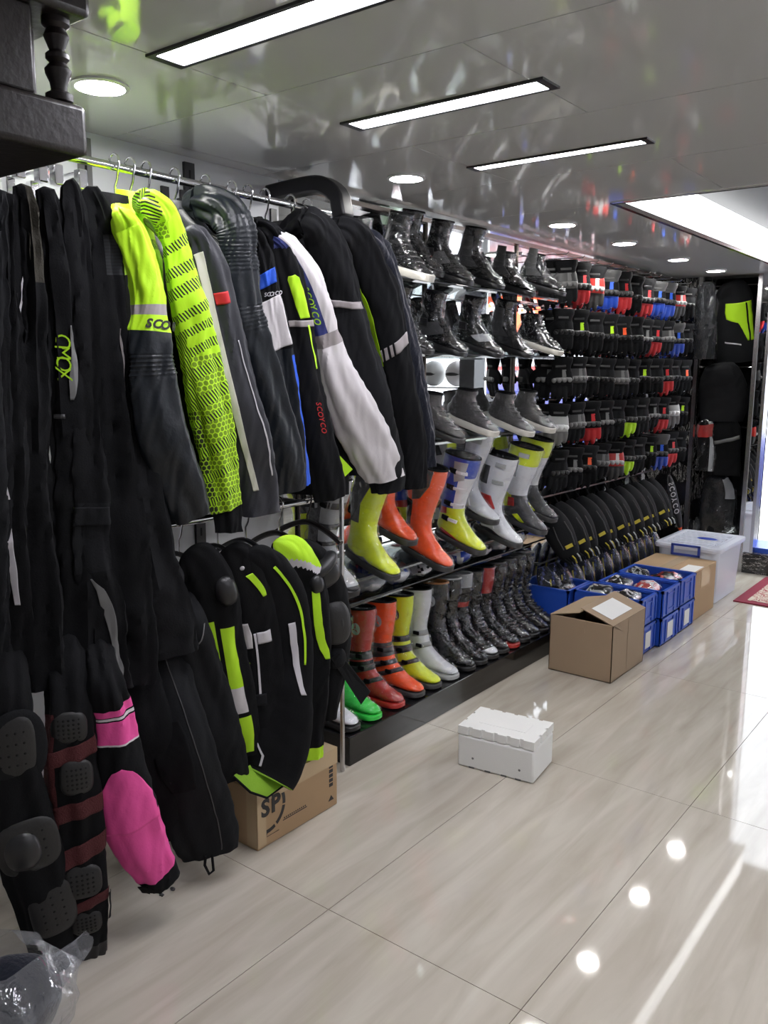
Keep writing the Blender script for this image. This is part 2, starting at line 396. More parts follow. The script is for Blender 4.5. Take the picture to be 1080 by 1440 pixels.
def text(body, name, parent, k, size, place, adv=.72, shear=.28, bold=.012, wide=1.0):
    """place(i, x): origin, right and up vectors of letter i at run length x (metres)."""
    mb = MB(); x = 0
    for i, ch in enumerate(body):
        o, r, u = place(i, x)
        if ch != ' ':
            vs, fs = glyph(ch, shear, bold); b = len(mb.v); n = r.cross(u).normalized()
            mb.v.extend(o + (r * q.x * wide + u * q.y + n * q.z) * size for q in vs)
            for f in fs: mb.face(tuple(b + t for t in f), k)
            x += (max(q.x for q in vs) + adv * .13) * size * wide
        else: x += .4 * size * wide
    return mb.obj(name, parent, smooth=False)
def flat_text(body, name, parent, k, size, o, r, u, **kw):
    o, r, u = Vector(o), Vector(r).normalized(), Vector(u).normalized()
    return text(body, name, parent, k, size, lambda i, x: (o + r * x, r, u), **kw)

# ------------------------------------------------------------------ the room
XW, YF = -2.45, 7.0
TX, TY, G = .65, 1.29, .0022
mb = MB(); mb.box((-2.6, -1.7, -.06), (2.1, 7.3, -.006), 'gap')
for i in range(-3, 6):
    for j in range(-2, 6):
        x0, x1 = -.887 + TX * (i - 1), -.887 + TX * i; y0, y1 = 1.718 + TY * (j - 1), 1.718 + TY * j
        x0, x1, y0, y1 = max(x0, -2.6), min(x1, 2.1), max(y0, -1.7), min(y1, 7.3)
        if x1 - x0 < .01 or y1 - y0 < .01: continue
        mb.box((x0 + G / 2, y0 + G / 2, -.03), (x1 - G / 2, y1 - G / 2, 0), 'floor')
struct(mb, 'floor', smooth=False)
mb = MB(); HC = 2.32
for j in range(-3, 5):
    y0, y1 = 1.72 + .66 * (j - 1), 1.72 + .66 * j
    sx = -1.74 if j % 2 == 0 else -1.12
    xs = sorted({-2.45, *[sx + 1.24 * q for q in range(-1, 4) if -2.45 < sx + 1.24 * q < 2], 2.0})
    if j == 4: xs = [-2.45, -1.6]
    for a, b in zip(xs, xs[1:]):
        if j == 4 : y1 = 7.0
        mb.box((a + .002, y0 + .002, HC), (b - .002, y1 - .002, HC + .02), 'ceil')
mb.box((-2.5, -1.65, HC + .022), (2.05, 3.70, HC + .05), 'gap'); mb.box((-2.5, 3.70, HC + .022), (-1.6, 7.0, HC + .05), 'gap')
struct(mb, 'ceiling', smooth=False)
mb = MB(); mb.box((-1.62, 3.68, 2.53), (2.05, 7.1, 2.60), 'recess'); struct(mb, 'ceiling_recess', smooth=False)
mb = MB(); mb.box((-1.598, 3.66, HC - .004), (2.0, 3.70, 2.53), 'ceil'); mb.box((-1.612, 3.69, HC - .004), (-1.590, 7.0, HC + .016), 'bronze'); mb.box((-1.612, 3.688, HC - .004), (2.0, 3.704, HC + .012), 'bronze')
struct(mb, 'trim_1', smooth=False)
mb = MB(); mb.box((-2.55, -1.65, 0), (XW, 2.475, 2.4), 'wallw'); struct(mb, 'wall_left', smooth=False)
mb = MB(); mb.box((-2.55, 2.475, 0), (XW, 7.45, 2.4), 'mirror'); struct(mb, 'wall_mirror', smooth=False)
mb = MB(); mb.box((-2.55, -1.65, 0), (2.05, -1.6, 2.4), 'wallw'); struct(mb, 'wall_back', smooth=False)
mb = MB(); mb.box((2.0, -1.6, 0), (2.05, 7.0, 2.6), 'wallw'); struct(mb, 'wall_right', smooth=False)
mb = MB(); mb.box((XW, YF, 0), (-2.275, YF + .03, 2.4), 'marble'); struct(mb, 'wall_marble', smooth=False)
mb = MB(); mb.box((-2.275, 7.44, 0), (-1.80, 7.47, 2.5), 'black_gloss'); mb.box((-2.3, YF + .03, 0), (-2.275, 7.47, 2.5), 'marble')
mb.box((-1.815, 7.1, 0), (-1.80, 7.47, 2.5), 'mirror'); mb.box((-2.3, YF, 2.34), (-1.80, 7.47, 2.40), 'ceil'); struct(mb, 'wall_niche', smooth=False)
mb = MB()
mb.box((-2.275, YF - .012, 0), (-2.245, YF + .03, 2.34), 'steel'); mb.box((-1.83, YF - .01, 0), (-1.80, YF + .1, 2.5), 'steel')
mb.box((-1.80, YF, 0), (-1.745, YF + .1, 2.5), 'mirror'); mb.box((-1.745, YF - .01, 0), (-1.72, YF + .1, 2.5), 'steel')
struct(mb, 'column_mirror', smooth=False)
mb = MB(); mb.box((-.55, YF, 0), (-.38, YF + .2, 2.55), 'black_gloss'); struct(mb, 'column_black', smooth=False)
mb = MB(); mb.box((1.25, YF, 0), (2.05, YF + .05, 2.6), 'wallw'); mb.box((-.38, YF + .45, 0), (1.25, YF + .5, 2.6), 'wglow'); mb.box((1.25, YF + .05, 0), (1.3, YF + .5, 2.6), 'wallw')
struct(mb, 'wall_far', smooth=False)
mb = MB(); mb.box((-1.79, YF - .02, 0), (-.55, YF + .35, .16), 'marble'); mb.box((-1.79, YF + .05, .16), (-.55, YF + .4, .2), 'blue'); struct(mb, 'floor_step', smooth=False)
mb = MB(); mb.box((-8, 7.47, -.2), (10, 16, -.001), 'asphalt'); struct(mb, 'pavement_outside', smooth=False)
# lit white fascia along the side of the ceiling recess
mb = MB(); mb.box((-1.62, 3.72, HC + .02), (-1.600, 6.95, 2.528), 'fascia'); o = mb.obj('lit_fascia', smooth=False)
tag(o, 'long lit white fascia along the edge of the raised ceiling opening', 'light')
# wall uprights and clothes rails
for i, y in enumerate((1.62, 2.03)):
    mb = MB(); mb.box((XW, y - .022, .02), (XW + .012, y + .022, 2.3), 'grey' if i == 0 else 'blackm')
    for q in range(40): mb.box((XW + .012, y - .004, .1 + q * .055), (XW + .0125, y + .004, .13 + q * .055), 'hole')
    o = mb.obj('wall_upright', smooth=False); o['kind'] = 'structure'
def rail(name, label, y0, y1, z, x=-2.18):
    r = thing(name, label, 'clothes rail', (x, (y0 + y1) / 2, z), 'clothes rails')
    MB().tube([(x, y0, z), (x, y1, z)], .0125, 'chrome', 14).obj('bar', r)
    for y in (y0 + .03, y1 - .03):
        b = MB(); b.box((XW, y - .008, z - .03), (x + .01, y + .008, z - .008), 'blackm'); b.box((XW, y - .015, z - .08), (XW + .01, y + .015, z + .04), 'blackm'); b.obj('bracket', r, smooth=False)
    return r
rail('clothes_rail', 'upper chrome rail section carrying trousers and lime sleeved jackets', 1.045, 1.955, 2.165)
rail('clothes_rail', 'upper chrome rail section beside the shoes, under the black curved arm', 1.975, 2.47, 2.165)
rail('clothes_rail', 'lower rail carrying the lime and black protective vests', 1.0, 2.4, 1.10)
# black curved arm at the end of the rail
mb = MB(); pts = [(-2.44, 2.42, 2.255), (-2.22, 2.42, 2.262), (-2.14, 2.42, 2.245), (-2.085, 2.42, 2.20), (-2.07, 2.42, 2.13), (-2.07, 2.42, 2.02)]
sp = spline(pts, 24); rows = []
for j, p in enumerate(sp):
    a, b = Vector(sp[max(j - 1, 0)]), Vector(sp[min(j + 1, 23)]); t = (b - a).normalized(); n = Vector((0, 1, 0)).cross(t)
    rows.append([Vector(p) + Vector((0, dy, 0)) + n * dz for dy, dz in ((-.03, -.03), (.03, -.03), (.03, .03), (-.03, .03))])
mb.grid(rows, 'blackm', True, True, True); o = mb.obj('support_arm', bevel=.008)
tag(o, 'black curved support arm at the wall above the jackets', 'support arm')
mb = MB(); mb.box((-2.085, 2.405, .0), (-2.07, 2.42, 2.05), 'steel'); o = mb.obj('upright_post', smooth=False, bevel=.003)
tag(o, 'steel upright post between the last jackets and the shoe shelves', 'post')

# ------------------------------------------------------------------ ceiling lamps
for i, (y0, y1, lab) in enumerate(((1.336, 1.441, 'long recessed strip light over the jackets, first of three from the wooden shelf'), (2.03, 2.125, 'recessed strip light in the middle of the three ceiling strips'),
                                   (2.73, 2.80, 'recessed strip light closest to the lit ceiling opening'),
                                   (1.336, 1.441, 'first added fill strip light of the aisle row, above the photographer'), (2.03, 2.125, 'second added fill strip light of the aisle row, above the open floor'), (2.73, 2.825, 'third added fill strip light of the aisle row, towards the entrance'))):
    x0, x1 = (-1.75, -1.08) if i < 3 else (.20, .87)  # aisle row: unseen lamps added as fill to brighten the shelves
    t = thing('strip_light', lab, 'ceiling light', ((x0 + x1) / 2, (y0 + y1) / 2, HC), 'recessed strip lights')
    f = MB(); q = .012
    for lo, hi in (((x0, y0, HC - .006), (x1, y0 + q, HC)), ((x0, y1 - q, HC - .006), (x1, y1, HC)), ((x0, y0 + q, HC - .006), (x0 + q * 2, y1 - q, HC)), ((x1 - q * 2, y0 + q, HC - .006), (x1, y1 - q, HC))): f.box(lo, hi, 'blackm')
    f.obj('frame', t, smooth=False)
    d = MB(); d.box((x0 + q, y0 + q, HC - .004), (x1 - q, y1 - q, HC - .001), 'lamp'); d.obj('diffuser', t, smooth=False)
for y, lab in ((1.40, 'round downlight beside the carved wooden shelf'), (2.737, 'round downlight above the top row of shoes'), (4.065, 'round downlight above the start of the glove wall'),
               (4.86, 'round downlight above the middle of the glove wall'), (5.77, 'round downlight above the far end of the glove wall'), (6.574, 'round downlight nearly touching the marble panel')):
    t = thing('downlight', lab, 'ceiling light', (-2.025, y, HC), 'round downlights')
    f = MB(); f.lathe([(.072, 0), (.075, -.006), (.063, -.009), (.062, -.001)], 'whitepl', (-2.025, y, HC), 32); f.obj('trim_ring', t)
    f = MB(); f.lathe([(.001, -.0075), (.060, -.0075), (.060, -.003), (.001, -.003)], 'spot', (-2.025, y, HC), 32); f.obj('diffuser', t)

# ------------------------------------------------------------------ carved wooden shelf, top corner
t = thing('carved_wooden_shelf', 'dark carved wooden shelf with a turned baluster hung in the corner above trousers', 'shelf', (-1.72, .98, 2.0))
mb = MB(); mb.box((-2.3, .55, 2.005), (-1.535, 1.03, 2.10), 'wood'); mb.obj('shelf_board', t, bevel=.012)
mb = MB(); mb.box((-2.3, .55, 2.255), (-1.52, 1.04, 2.315), 'wood'); mb.obj('top_board', t, bevel=.012)
mb = MB(); mb.lathe([(.019, 2.10), (.026, 2.105), (.026, 2.118), (.015, 2.125), (.017, 2.14), (.024, 2.155), (.025, 2.163), (.015, 2.175), (.022, 2.182), (.022, 2.19), (.014, 2.197), (.019, 2.21), (.024, 2.222), (.018, 2.235), (.026, 2.243), (.026, 2.256)], 'wood', (-1.573, .995, 0), 20)
mb.obj('baluster', t)
mb = MB(); mb.box((-2.28, .93, 2.10), (-1.655, 1.0, 2.256), 'wood'); mb.obj('side_panel', t, bevel=.006)
mb = MB(); mb.box((-1.60, .60, 2.10), (-1.545, .93, 2.256), 'wood'); mb.obj('end_panel', t, bevel=.006)

# ------------------------------------------------------------------ plinth, shoe shelves, poles
mb = MB(); mb.box((XW, 2.46, 0), (-2.08, 4.40, .125), 'black_gloss'); o = mb.obj('display_plinth', smooth=False, bevel=.004)
tag(o, 'low glossy black plinth carrying the tall boots', 'display plinth')
mb = MB(); mb.box((XW, 4.41, 0), (-2.2, 6.99, .10), 'black_gloss'); o = mb.obj('display_plinth', smooth=False, bevel=.004)
tag(o, 'low black plinth under the glove wall behind boxes', 'display plinth')
def sshelf(label, y0, y1, z, drop=.305, k='glass', xf=-2.21):
    t = thing('display_shelf', label, 'shelf', (-2.28, (y0 + y1) / 2, z), 'slanted shoe shelves')
    b = Vector((xf, 0, z)); a = Vector((-2.435, 0, z + (xf + 2.435) * drop))
    mb = MB(); mb.prism([(a.x, y0, a.z), (b.x, y0, b.z), (b.x, y0, b.z - .012), (a.x, y0, a.z - .012)], (0, y1 - y0, 0), k); mb.obj('board', t, smooth=False)
    mb = MB(); mb.tube([(b.x, y0, b.z + .002), (b.x, y1, b.z + .002)], .004, 'blackm'); mb.obj('front_lip', t)
SHELF = [('topmost slanted black shelf holding the row of boots under the ceiling', 2.5, 4.42, 1.978), ('second slanted shoe shelf from the ceiling, with four black boots', 2.5, 4.40, 1.663),
         ('third slanted shoe shelf from the ceiling, holding white soled high-tops', 2.5, 4.32, 1.262), ('lowest slanted shelf, holding the coloured motocross boots', 2.5, 4.30, .702)]
for a in SHELF: sshelf(*a, xf=-2.25 if a[3] < 1 else -2.21, drop=.268 if a[3] < 1 else .305)
for y, z0, lab in ((2.56, .125, 'steel pole where the clothes rail meets the shoe shelves'), (3.47, .125, 'slim brown steel pole at the mirror behind the second and third top shelf boots'), (4.36, .125, 'slim brown steel pole at the mirror where the shoe shelves end')):
    mb = MB(); mb.tube([(-2.4425, y, z0), (-2.4425, y, 2.284)], .007, 'bronze', 12); o = mb.obj('shelf_pole'); tag(o, lab, 'pole', 'shelf poles')
mb = MB(); mb.box((XW, 2.48, 2.285), (XW + .03, 6.9, 2.305), 'bronze'); struct(mb, 'trim_2', smooth=False)

# ------------------------------------------------------------------ hangers and jackets on the upper rail
def hanger(y, label, z=2.165, x=-2.18, ysh=None, col='chrome', wood=False, sz=.19, drop=.13):
    ysh = y if ysh is None else ysh
    t = thing('clothes_hanger', label, 'hanger', (x, y, z - drop), 'clothes hangers')
    R_ = .022; pts = [(x + .024 * math.cos(a), y, z + .0125 + .006 + .024 * math.sin(a) - .022 + .02 - .006) for a in [PI * 1.15 - PI * 1.32 * q / 12 for q in range(13)]]
    pts += [(x + .012, y, z - .035), (x, y, z - .055), (x, y, z - drop)]
    MB().tube(pts, .0034, col, 8).obj('hook', t)
    k = (ysh - y) / .24
    mb = MB(); mb.tube([(x + dx, y + k * dx, z - drop - abs(dx) ** 1.6 * 1.05) for dx in [sz * (q / 8 - 1) for q in range(17)]], .011 if wood else .009, 'wood' if wood else 'blackm', 8)
    mb.obj('shoulder_bar', t); return t
def jbody(root, y, ysh, hem, kmap, zs=1.955, half=.19, th=.028, seed=0, collar='black', zc=2.06, x=-2.18, ny=30, chb=.0):
    """Torso: loft of flattened rings from hem to neck; kmap(x_rel -1..1, front, z) -> material."""
    k = (ysh - y) / .24; rows = []; zz = []; n = 36
    for j in range(ny):
        q = j / (ny - 1); z = lerp(hem, zc, q)
        if z < zs - .05: a = lerp(half * .98, half, q) + .006 * noise.noise(Vector((seed, z * 6, 0))); b = th * lerp(1.15, 1, q)
        else:
            f = (z - (zs - .05)) / (zc - zs + .05); a = lerp(half, .062, min(1, f ** .75)); b = lerp(th, .044, f)
        row = []
        for i in range(n):
            th_ = 2 * PI * i / n; c, s_ = math.cos(th_), math.sin(th_)
            X_ = a * math.copysign(abs(c) ** .7, c); Y_ = b * math.copysign(abs(s_) ** .8, s_)
            w_ = .007 * noise.noise(Vector((X_ * 22 + seed * 5, z * 4, s_ * 1.2))) + .004 * noise.noise(Vector((X_ * 40, z * 12, seed)))
            row.append(Vector((x + X_, y + k * X_ + Y_ + (w_ if abs(c) < .97 else 0), z)))
        rows.append(row); zz.append(z)
    mb = MB(); mb.grid(rows, (lambda i, j: kmap(math.cos(2 * PI * (i + .5) / n), math.sin(2 * PI * (i + .5) / n) < 0, (zz[j] + zz[j + 1]) / 2)) if callable(kmap) else kmap, True, True, True)
    mb.uv = [(((i if i <= n / 2 else n - i) / n * 4 * half), zz[j]) for j in range(ny) for i in range(n)]
    o = mb.obj('body', root)
    if collar:
        mb = MB(); rw = []
        for z, a, b in ((zc - .03, .066, .046), (zc + .012, .068, .050), (zc + .03, .062, .046), (zc + .024, .052, .036), (zc - .02, .050, .034)):
            rw.append([Vector((x + a * math.cos(2 * PI * i / 24), y + k * a * math.cos(2 * PI * i / 24) + b * math.sin(2 * PI * i / 24), z - .012 * math.cos(2 * PI * i / 24))) for i in range(24)])
        mb.grid(rw, collar, True, True, True); mb.obj('collar', root)
    return o
def wallsleeve(root, y, k, hem):       # the far sleeve, close to the wall
    mb = MB(); rows = []
    for j in range(12):
        q = j / 11; z = lerp(1.95, hem + .08, q); r = lerp(.03, .026, q)
        rows.append([Vector((-2.395 + r * .8 * math.cos(2 * PI * i / 12), y + r * math.sin(2 * PI * i / 12) + .004 * math.sin(q * 9 + i), z)) for i in range(12)])
    mb.grid(rows, k, True, True, True); mb.obj('sleeve', root)
def jacket(label, hookpx, ysh, hem, kmap, sleeve, kslv, collar='black', seed=0, flat=.62, wsl='black', X=-1.92, hx='chrome', hl='', ribs=None, rag=True, **kw):
    y = P(hookpx[0], hookpx[1], -2.18).y
    t = thing('jacket', label, 'jacket', (-2.18, y, hem), 'motorcycle jackets on the upper rail')
    jbody(t, y, ysh, hem, kmap, collar=collar, seed=seed, **kw)
    kk = (ysh - y) / .24; nk = Vector((-2.105, y + kk * .075 - .012, 2.035)) - CAM; dp = nk.dot(RF)
    if rag: sleeve = [(540 + FPX * nk.dot(RX) / dp, 720 + FPX * nk.dot(RD) / dp, .036 * FPX / dp, -2.105)] + sleeve
    c = Cloth(sleeve, X, flat=flat, nv=240 if ribs else 190, nu=72, seed=seed, wr=.009, dome=.05, ribs=ribs); c.build('sleeve', t, kslv)
    wallsleeve(t, y, wsl, hem)
    hanger(y, hl, ysh=ysh, col=hx)
    return t, c
def letters(c, root, name, body, s0, y0, k, size, down=True, dv=1.0, **kw):
    """lettering along the sleeve (down) or around it"""
    def pl(i, x):
        if down:
            p, r, t, n = c.at(s0, y0 + x * dv, .003); return p, t, r
        p, r, t, n = c.at(s0 + x * dv, y0, .003); return p, r, -t
    return text(body, name, root, k, size, pl, **kw)

# A: lime upper sleeve, black lower sleeve
def kA(s, f, y):
    if y < 428: return 'lime'
    if y < 443: return 'refl'
    if y < 467: return 'lime'
    return 'leather'
t, c = jacket('black leather jacket with lime upper sleeve and grey band, beside the black trousers', (160, 225), 1.45, 1.19,
              lambda x, f, z: 'lime' if z > 1.86 else 'black', [(166, 296, 14), (180, 318, 23), (193, 352, 24), (203, 395, 24), (208, 440, 25), (208, 480, 32), (213, 540, 36), (228, 620, 38), (248, 680, 36), (266, 727, 30)], kA, seed=1, ribs=[(496, 532, 6)],
              hl='hanger of the jacket with the lime upper sleeve')
letters(c, t, 'sleeve_lettering', 'SCOYCO', -.12, 462, 'ink', .032, down=False, dv=12.5, bold=.045, adv=.80)
# B: lime hexagon print
BANDS = ((270, 292), (338, 352), (372, 387), (398, 414), (433, 446), (458, 470), (484, 497), (513, 528), (549, 566), (578, 588), (618, 632), (655, 666), (690, 697))
def kB(s, f, y):
    if y > 714: return 'black'
    q = y + 9 * s
    for a, b in BANDS:
        if a <= q < b: return 'hatch'
    if 470 < y < 560 and s < -.45: return 'hatch'
    if 545 < y and s < -.62: return 'hexb'
    return 'hex' if y > 500 or (300 < y < 330 and s < -.2) else 'lime'
t, c = jacket('lime hooded jacket with hexagon print, black hatched bands and black cuff', (182, 232), 1.53, 1.20,
              lambda x, f, z: 'hatch' if (z * 14) % 1 < .3 else ('hexb' if x < .2 and z < 1.97 else 'lime'), [(208, 285, 20), (232, 306, 24), (247, 345, 21), (257, 400, 25), (268, 450, 27), (278, 500, 28), (289, 550, 30), (300, 600, 30), (310, 650, 28), (317, 700, 24), (320, 715, 21), (321, 718, 19), (322, 748, 18)], kB, seed=2, collar='lime', wsl='lime',
              hl='hanger of the lime hexagon print jacket', zc=2.075, half=.195)
# C: slate leather with white stripe
def kC(s, f, y): return 'greyl'
t, c = jacket('slate grey leather jacket with long white sleeve stripe and small red patch', (205, 238), 1.66, 1.20,
              lambda x, f, z: 'greyl' if z > 1.7 else 'black', [(262, 320, 16), (280, 345, 22), (298, 400, 28), (316, 480, 32), (334, 560, 34), (349, 630, 34), (362, 690, 29), (366, 722, 26)], kC, seed=3, collar='greyl', wsl='greyl', rag=False, zs=1.90, zc=1.985,
              hl='hanger of the slate jacket with the white stripe')
c.patch('white_stripe', t, [(352, -.55, .1), (380, -.5, -.05), (430, -.45, -.1), (500, -.38, -.06), (560, -.33, -.02), (620, -.28, 0), (685, -.2, .08)], 'cream')
c.patch('red_patch', t, [(411, -.05, .65), (428, -.02, .68)], 'red')
c.patch('piping', t, [(480, .62, .66), (560, .66, .70), (620, .72, .76), (670, .74, .78)], 'reflw')
# D: blue-black leather with ribbed shoulder
def kD(s, f, y): return 'leather'
t, c = jacket('blue-black leather jacket with ribbed shoulder panel and a broad bare shoulder', (245, 250), 1.80, 1.20,
              'leather', [(258, 287, 17, -2.12), (285, 286, 22, -2.03), (315, 294, 26, -1.96), (333, 320, 27), (337, 360, 26), (340, 400, 26), (347, 450, 27), (359, 500, 28), (373, 550, 30), (387, 600, 31), (399, 650, 29), (408, 690, 22)], kD, seed=4, rag=False, ribs=[(306, 384, 5.6), (428, 466, 5.6)], collar='leather', wsl='leather', half=.215, zs=1.995, zc=2.075,
              hl='hanger of the blue-black leather jacket')
# E: blue band, white patch
def kE(s, f, y):
    if y > 500 and s > .8: return 'royal'
    return 'leather' if y > 492 else 'black'
t, c = jacket('black jacket with a blue arm band over a white elbow patch', (288, 250), 1.87, 1.20, 'black',
              [(352, 330, 14), (366, 352, 16), (375, 392, 16), (383, 440, 18), (393, 490, 19), (402, 560, 20), (412, 630, 19), (420, 684, 16)], kE, seed=5, hl='last hanger on the near rail, of the blue banded jacket')
c.patch('blue_band', t, [(382, -.97, .97), (392, -.97, .97), (402, -.97, .97)], 'royal', slope=-5, nseg=24); c.patch('white_elbow', t, [(q, -.97, .97) for q in (420, 435, 450, 465, 480, 490)], 'white', slope=-5, nseg=24)
letters(c, t, 'sleeve_lettering', 'SCOYCO', -.5, 416, 'reflw', .017, down=False, dv=17, bold=.02)
# F: lime strip and grey band
def kF(s, f, y):
    return 'black'
t, c = jacket('black jacket with lime strip, grey arm band and small red lettering', (325, 262), 1.99, 1.18, lambda x, f, z: 'black2' if z > 1.95 else 'black',
              [(372, 318, 14), (390, 338, 21), (405, 380, 22), (414, 420, 22), (421, 470, 23), (429, 530, 25), (440, 590, 26), (453, 650, 26), (463, 700, 24)], kF, seed=6, hl='first hanger on the rail section with the curved arm')
c.patch('grey_band', t, [(450, -.97, .97), (455, -.97, .97), (459, -.97, .97)], 'refl', slope=2, nseg=24)
c.patch('lime_strip', t, [(386, -.1, .35), (391, -.2, .55), (410, -.12, .66), (430, 0, .75), (448, .2, .85)], 'lime')
mb = MB(); mb.prism([P(346, 309, -2.06), P(368, 303, -2.06), P(384, 327, -2.03), P(362, 331, -2.03)], (-.01, .012, 0), 'lgrey'); mb.obj('pale_hanger_shoulder', t, bevel=.004, smooth=False)  # pale plastic shoulder of the hanger, parented to the jacket
c.patch('lime_edge', t, [(458, .60, .75), (490, .66, .84), (520, .78, .9)], 'lime')
letters(c, t, 'sleeve_lettering', 'SCOYCO', .30, 563, 'red', .024, dv=330, bold=.01)
# G: white and blue
def kG(s, f, y):
    if y > 478 and y < 484: return 'refl'
    if y < 466 and s < .30: return 'dblue'
    if 466 <= y < 480: return 'refl'
    return 'white'
t, c = jacket('white and dark blue jacket with vertical lettering and a long white sleeve', (348, 266), 2.08, 1.20, lambda x, f, z: 'dblue' if x > .2 and z > 1.9 else 'black',
              [(388, 336, 12), (402, 350, 18), (424, 388, 23), (442, 430, 25), (459, 480, 25), (474, 530, 28), (496, 580, 32), (520, 625, 33), (538, 662, 30), (541, 672, 29)], kG, seed=7, collar='dblue', hl='hanger of the white and blue jacket')
letters(c, t, 'sleeve_lettering', 'SCOYCO', -.30, 396, 'lime', .030, dv=330, bold=.012)
mb = MB(); mb.prism([P(477, 640, -1.955), P(496, 660, -1.955), P(479, 676, -1.955)], (-.006, .006, 0), 'lime'); mb.obj('lime_panel', t, smooth=False)
c.patch('white_line', t, [(345, -.92, -.8), (390, -.90, -.78), (440, -.95, -.88)], 'white')
c.patch('lime_tint', t, [(480, -.98, -.72), (520, -.98, -.85), (545, -.97, -.92)], 'lime')
# H: black with grey band
def kH(s, f, y):
    return 'black2' if y > 434 else 'black'
t, c = jacket('black textile jacket with one slanting grey band round the upper arm', (372, 270), 2.19, 1.16, 'black',
              [(430, 312, 18), (450, 330, 25), (468, 365, 27), (485, 420, 25), (500, 480, 27), (515, 540, 28), (529, 600, 29), (541, 655, 28), (546, 690, 25)], kH, seed=8, hl='hanger of the black jacket with one grey band')
c.patch('grey_band', t, [(420, -.97, .97), (425, -.97, .97), (430, -.97, .97)], 'refl', slope=9, nseg=24)
# I: lime strip, barred band
def kI(s, f, y):
    return 'black'
t, c = jacket('black jacket with thin lime front strip and a barred grey arm band', (408, 280), 2.38, 1.14, 'black2',
              [(478, 322, 20), (502, 342, 27), (522, 385, 28), (541, 440, 27), (554, 500, 25), (566, 560, 24), (576, 620, 22), (580, 686, 19)], kI, seed=9, hl='hanger of the jacket with the barred band')
for a_, b_ in ((-.80, -.55), (-.42, -.25), (-.12, .02), (.12, .97)): c.patch('grey_band', t, [(480, a_, b_), (488, a_, b_), (496, a_, b_)], 'refl', slope=-10)
c.patch('lime_strip', t, [(392, -.98, -.80), (410, -.98, -.72), (440, -.97, -.66), (470, -.95, -.66), (508, -.93, -.62)], 'lime', lift=.004)
# J: navy pile
t, c = jacket('dark navy textured jacket, last on the rail beside the wrapped shoes', (432, 282), 2.50, 1.20, 'navy',
              [(512, 338, 16), (535, 362, 20), (553, 420, 20), (570, 490, 19), (585, 560, 18), (597, 620, 16), (601, 656, 14)], 'navy', seed=10, collar='navy', wsl='navy', hl='last hanger under the black curved arm', half=.17)

# ------------------------------------------------------------------ trousers at the start of the rail
def clip_hanger(y, label):
    t = thing('clip_hanger', label, 'hanger', (-2.10, y, 2.08), 'clip hangers of the trousers')
    x = -2.18; pts = [(x + .024 * math.cos(a), y, 2.165 + .010 + .024 * math.sin(a)) for a in [PI * 1.15 - PI * 1.32 * q / 12 for q in range(13)]] + [(x, y, 2.12), (x, y, 2.095)]
    MB().tube(pts, .0034, 'chrome', 8).obj('hook', t)
    MB().tube([(-2.30, y, 2.095), (-2.02, y, 2.095)], .004, 'chrome', 8).obj('bar', t)
    for dx in (-2.26, -2.03):
        b = MB(); b.box((dx - .014, y - .012, 2.05), (dx + .014, y + .012, 2.10), 'chrome'); b.obj('clip', t, bevel=.003, smooth=False)
    return t
def trousers(label, keys, k, X=-1.985, seed=0, flat=.30, hl=None, wr=.012):
    p = P(keys[0][0], keys[0][1], X)
    t = thing('trousers', label, 'trousers', (X, p.y, P(keys[-1][0], keys[-1][1], X).z), 'black trousers on the upper rail')
    c = Cloth(keys, X, flat=flat, nv=90, seed=seed, wr=wr, sq=.66, dome=.014); c.build('leg', t, k)
    if hl: clip_hanger(p.y + .02, hl)
    return t, c
trousers('plain black trousers, mostly cut off by the photo edge', [(-14, 262, 20), (-14, 450, 26), (-16, 700, 30), (-14, 960, 30)], 'black2', seed=20, X=-1.99)
t, c = trousers('black trousers with a crinkled white strip down the lower leg', [(4, 268, 16), (6, 450, 20), (8, 640, 22), (14, 800, 24), (22, 950, 22)], 'black', seed=21, hl='clip hanger of the white stripped trousers', X=-1.982)
c.patch('white_strip', t, [(655, -.45, -.1), (700, -.35, .1), (730, -.25, .1), (780, -.12, .15), (850, .1, .3)], 'reflw')
t, c = trousers('olive-black trousers with thin grey piping on the thigh', [(30, 258, 12), (38, 330, 17), (42, 450, 22), (44, 600, 25), (50, 760, 28), (62, 968, 26)], lambda s, f, y: 'olive' if y < 395 and s > .1 else 'black', seed=22, hl='clip hanger of the olive-black trousers')
c.patch('piping', t, [(370, -.30, -.18), (400, -.62, -.5), (440, -.80, -.70), (510, -.94, -.85)], 'reflw')
t, c = trousers('black trousers with yellow outlined lettering on the thigh', [(62, 262, 13), (74, 330, 18), (84, 420, 23), (96, 560, 28), (104, 720, 32), (110, 860, 33), (112, 982, 28)], 'black', seed=23, hl='clip hanger of the yellow lettered trousers')
def yl(i, x):
    p, r, tt, n = c.at(-.50 + x * .6, 468 + x * 330, .008); return p, (tt + r * .10).normalized(), r
text('OMOX', 'thigh_lettering', t, 'lime', .052, yl, adv=.85, bold=-.005, shear=.1, wide=1.0)
c.patch('grey_flash', t, [(458, .30, .36), (500, .18, .5), (535, .05, .35), (562, .05, .15)], 'grey')
c.patch('pocket_flap', t, [(582, -.9, -.1), (588, -.9, -.1)], 'dgrey')
t, c = trousers('black trousers with cuffed knee panel and long grey reflective strip', [(92, 255, 10), (100, 275, 13), (112, 400, 18), (122, 560, 22), (128, 690, 21), (130, 790, 25), (144, 870, 32), (150, 970, 34)], lambda s, f, y: 'black2' if 705 < y < 800 else 'black', seed=24, X=-1.96, hl='clip hanger of the trousers with the reflective strip')
c.patch('reflective_strip', t, [(810, -.12, -.08), (826, -.02, .16), (850, 0, .34), (900, .2, .56), (940, .42, .78), (966, .5, .7)], 'grey')
